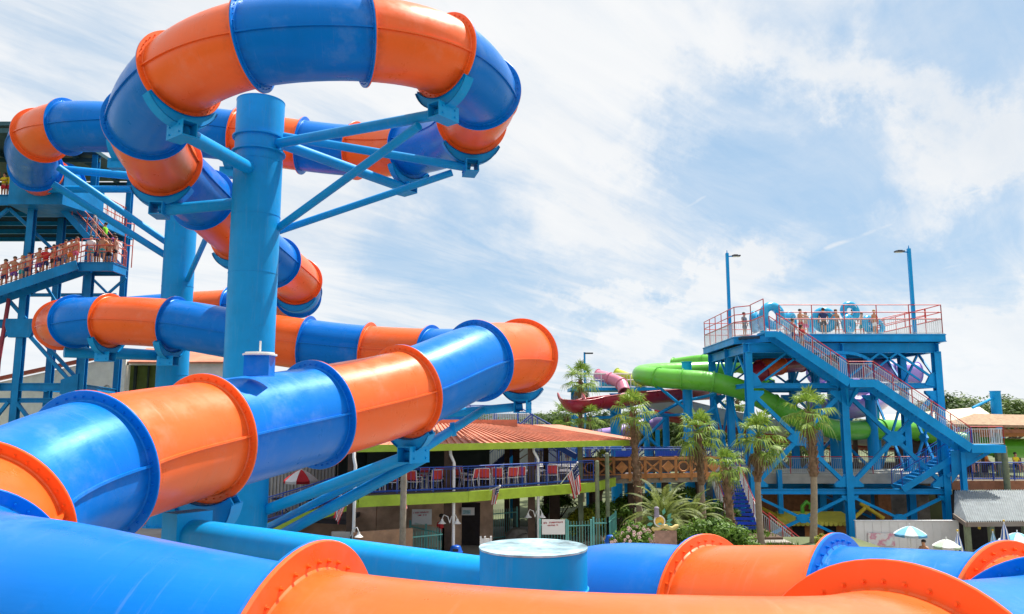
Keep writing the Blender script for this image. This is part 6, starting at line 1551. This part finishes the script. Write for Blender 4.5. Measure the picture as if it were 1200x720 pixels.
TL = [(1118, 100, 466, 0, 'dark tree crown rising just right of the tower leg'), (1133, 112, 468, 1, 'light green tree second from the tower beyond the pavilion'), (1148, 104, 470, 2, 'dark green tree left of the stout blue column'), (1178, 108, 468, 0, 'dark green tree directly right of the stout blue column'),
      (1194, 100, 471, 1, 'light green tree near the right frame edge'), (1215, 110, 468, 2, 'dark tree cut by the right frame edge'), (1102, 118, 468, 2, 'distant dark tree partly behind the tower right leg'),
      (765, 82, 486, 0, 'dark tree filling the gap behind the footbridge centre'), (798, 78, 488, 1, 'light green tree behind the lime tube column'), (825, 84, 484, 2, 'dark tree left of the tower legs'), (742, 80, 487, 1, 'light green tree behind the small purple tube'), (712, 84, 486, 0, 'dark tree behind the far platform legs'),
      (850, 80, 492, 0, 'dark tree behind the left tower legs'), (882, 84, 490, 1, 'light green tree behind the tower, left bay'), (915, 82, 492, 2, 'dark tree behind the tower, second bay'), (952, 80, 494, 0, 'dark tree behind the lone palm'), (990, 84, 493, 1, 'light tree behind the middle legs of the tower'),
      (1030, 82, 491, 2, 'dark tree behind the right bay of the tower'), (1068, 86, 489, 0, 'dark tree left of the cream shade roof'), (690, 88, 484, 2, 'dark tree below the tallest distant palm'), (655, 90, 486, 0, 'dark tree right beside the orange tube end'), (634, 94, 487, 1, 'pale tree beyond the gallery stair'),
      (605, 88, 489, 2, 'dark tree beyond the gallery railing'), (560, 86, 488, 0, 'dark tree behind the gallery, left'), (500, 84, 488, 1, 'light tree hidden low behind the blue tubes'), (300, 90, 468, 2, 'dark tree right of the tallest column, low'), (180, 96, 462, 0, 'dark tree behind the cream building'), (60, 100, 470, 1, 'light tree behind the left tower base')]
for k, (px, Y, ty, pi_, lab) in enumerate(TL):
    b0 = XY(px, Y); h_ = Q(px, ty, Y).z; ph = (8, 7.5, 9)[pi_]; sc = h_/(ph*.98)
    sc = max(.5, sc)
    if k < 3: o = protos[(0, 1, 2)[k]]; o.location = b0; o.scale = (sc*1.15, sc*1.15, sc); o['label'] = lab; o['group'] = 'trees beyond the water park'
    else: o = clone(protos[pi_], b0, k*1.7, lab, group='trees beyond the water park'); o.scale = (sc*1.15, sc*1.15, sc)
# emblem sign in the garden
sg = thing('park_sign', 'carved brown sign slab with yellow scroll top and round golden emblem between two bushes', 'sign', XY(777, 35.4)); YS_ = 35.4
def sq(px, py, dy=0): return Q(px, py, YS_+dy)
mb = MB(); mb.slab([sq(767, 622, -.15), sq(793, 622, -.15), sq(793, 622, .25), sq(767, 622, .25)], 1.2); mb.build('slab', mat('pinkish brown stone', (.33, .20, .15), .9, var=.3, scale=5, bump=.6, bscale=9), sg)
mb = MB(); pts = [sq(764+i*2.6, 619+2.0*math.sin(i*.9)-(1 if i > 6 else 0), -.05) for i in range(13)]; mb.path(pts, [.05]+[.10]*11+[.05], 8); mb.build('scroll', mat('pale yellow scroll', (.60, .48, .18), .7, var=.15), sg)
c = sq(773, 611, -.12); mb = MB(); mb.cyl(c, c+V((0, .1, 0)), .25, n=28); mb.build('emblem_rim', WHITEP, sg); mb = MB(); mb.cyl(c-V((0, .03, 0)), c, .195, n=24); mb.build('emblem_face', mat('golden emblem', (.65, .40, .04), .5, var=.3, scale=9), sg)
mb = MB(); mb.plate([c+V((-.13, -.045, -.12)), c+V((0, -.045, -.05)), c+V((.13, -.045, -.12)), c+V((0, -.045, -.16))], .02); mb.build('emblem_wave', TEAL, sg)
mb = MB()
for (x, z, a) in ((.30, .0, .3), (.34, .10, .9), (-.28, .05, 2.6), (.28, -.1, -.2), (-.28, -.1, 3.4), (.16, .26, 1.3)):
    e = c+V((x, .02, z)); d = V((math.cos(a), 0, math.sin(a))); q = V((-d.z, 0, d.x)); mb.plate([e, e+d*.14+q*.08, e+d*.30, e+d*.14-q*.08], .03)
mb.build('carved_leaves', mat('carved teal leaves', (.08, .30, .20), .6, var=.2), sg)
c2_ = c+V((-.12, .02, .40)); mb = MB(); mb.cyl(c2_-V((0, 0, .22)), c2_+V((0, 0, .12)), .12, .10, n=10); mb.ball(c2_+V((0, 0, .14)), .12, 10, 6, (1, 1, .7)); mb.build('carved_post', mat('grey violet carving', (.25, .22, .28), .8), sg)
# far clutter: second slide deck rails and low walls behind the tower
fr = thing('far_railing', 'long white railing and pale wall low behind the tower legs', 'railing', XY(950, 69)); xa, xb = XY(835, 69, 0).x, XY(1115, 69, 0).x
mb = MB(); mb.box((xa, 69, 0), (xb, 69.3, 2.6)); mb.build('wall', mat('brown garden wall', (.16, .10, .07), .9, var=.35), fr); railing(fr, [V((xa, 69.1, 2.6)), V((xb, 69.1, 2.6))], 1.1, (1.1,), REDRAIL, MESHGREY, 1.0, 2, .04, .2, .016)
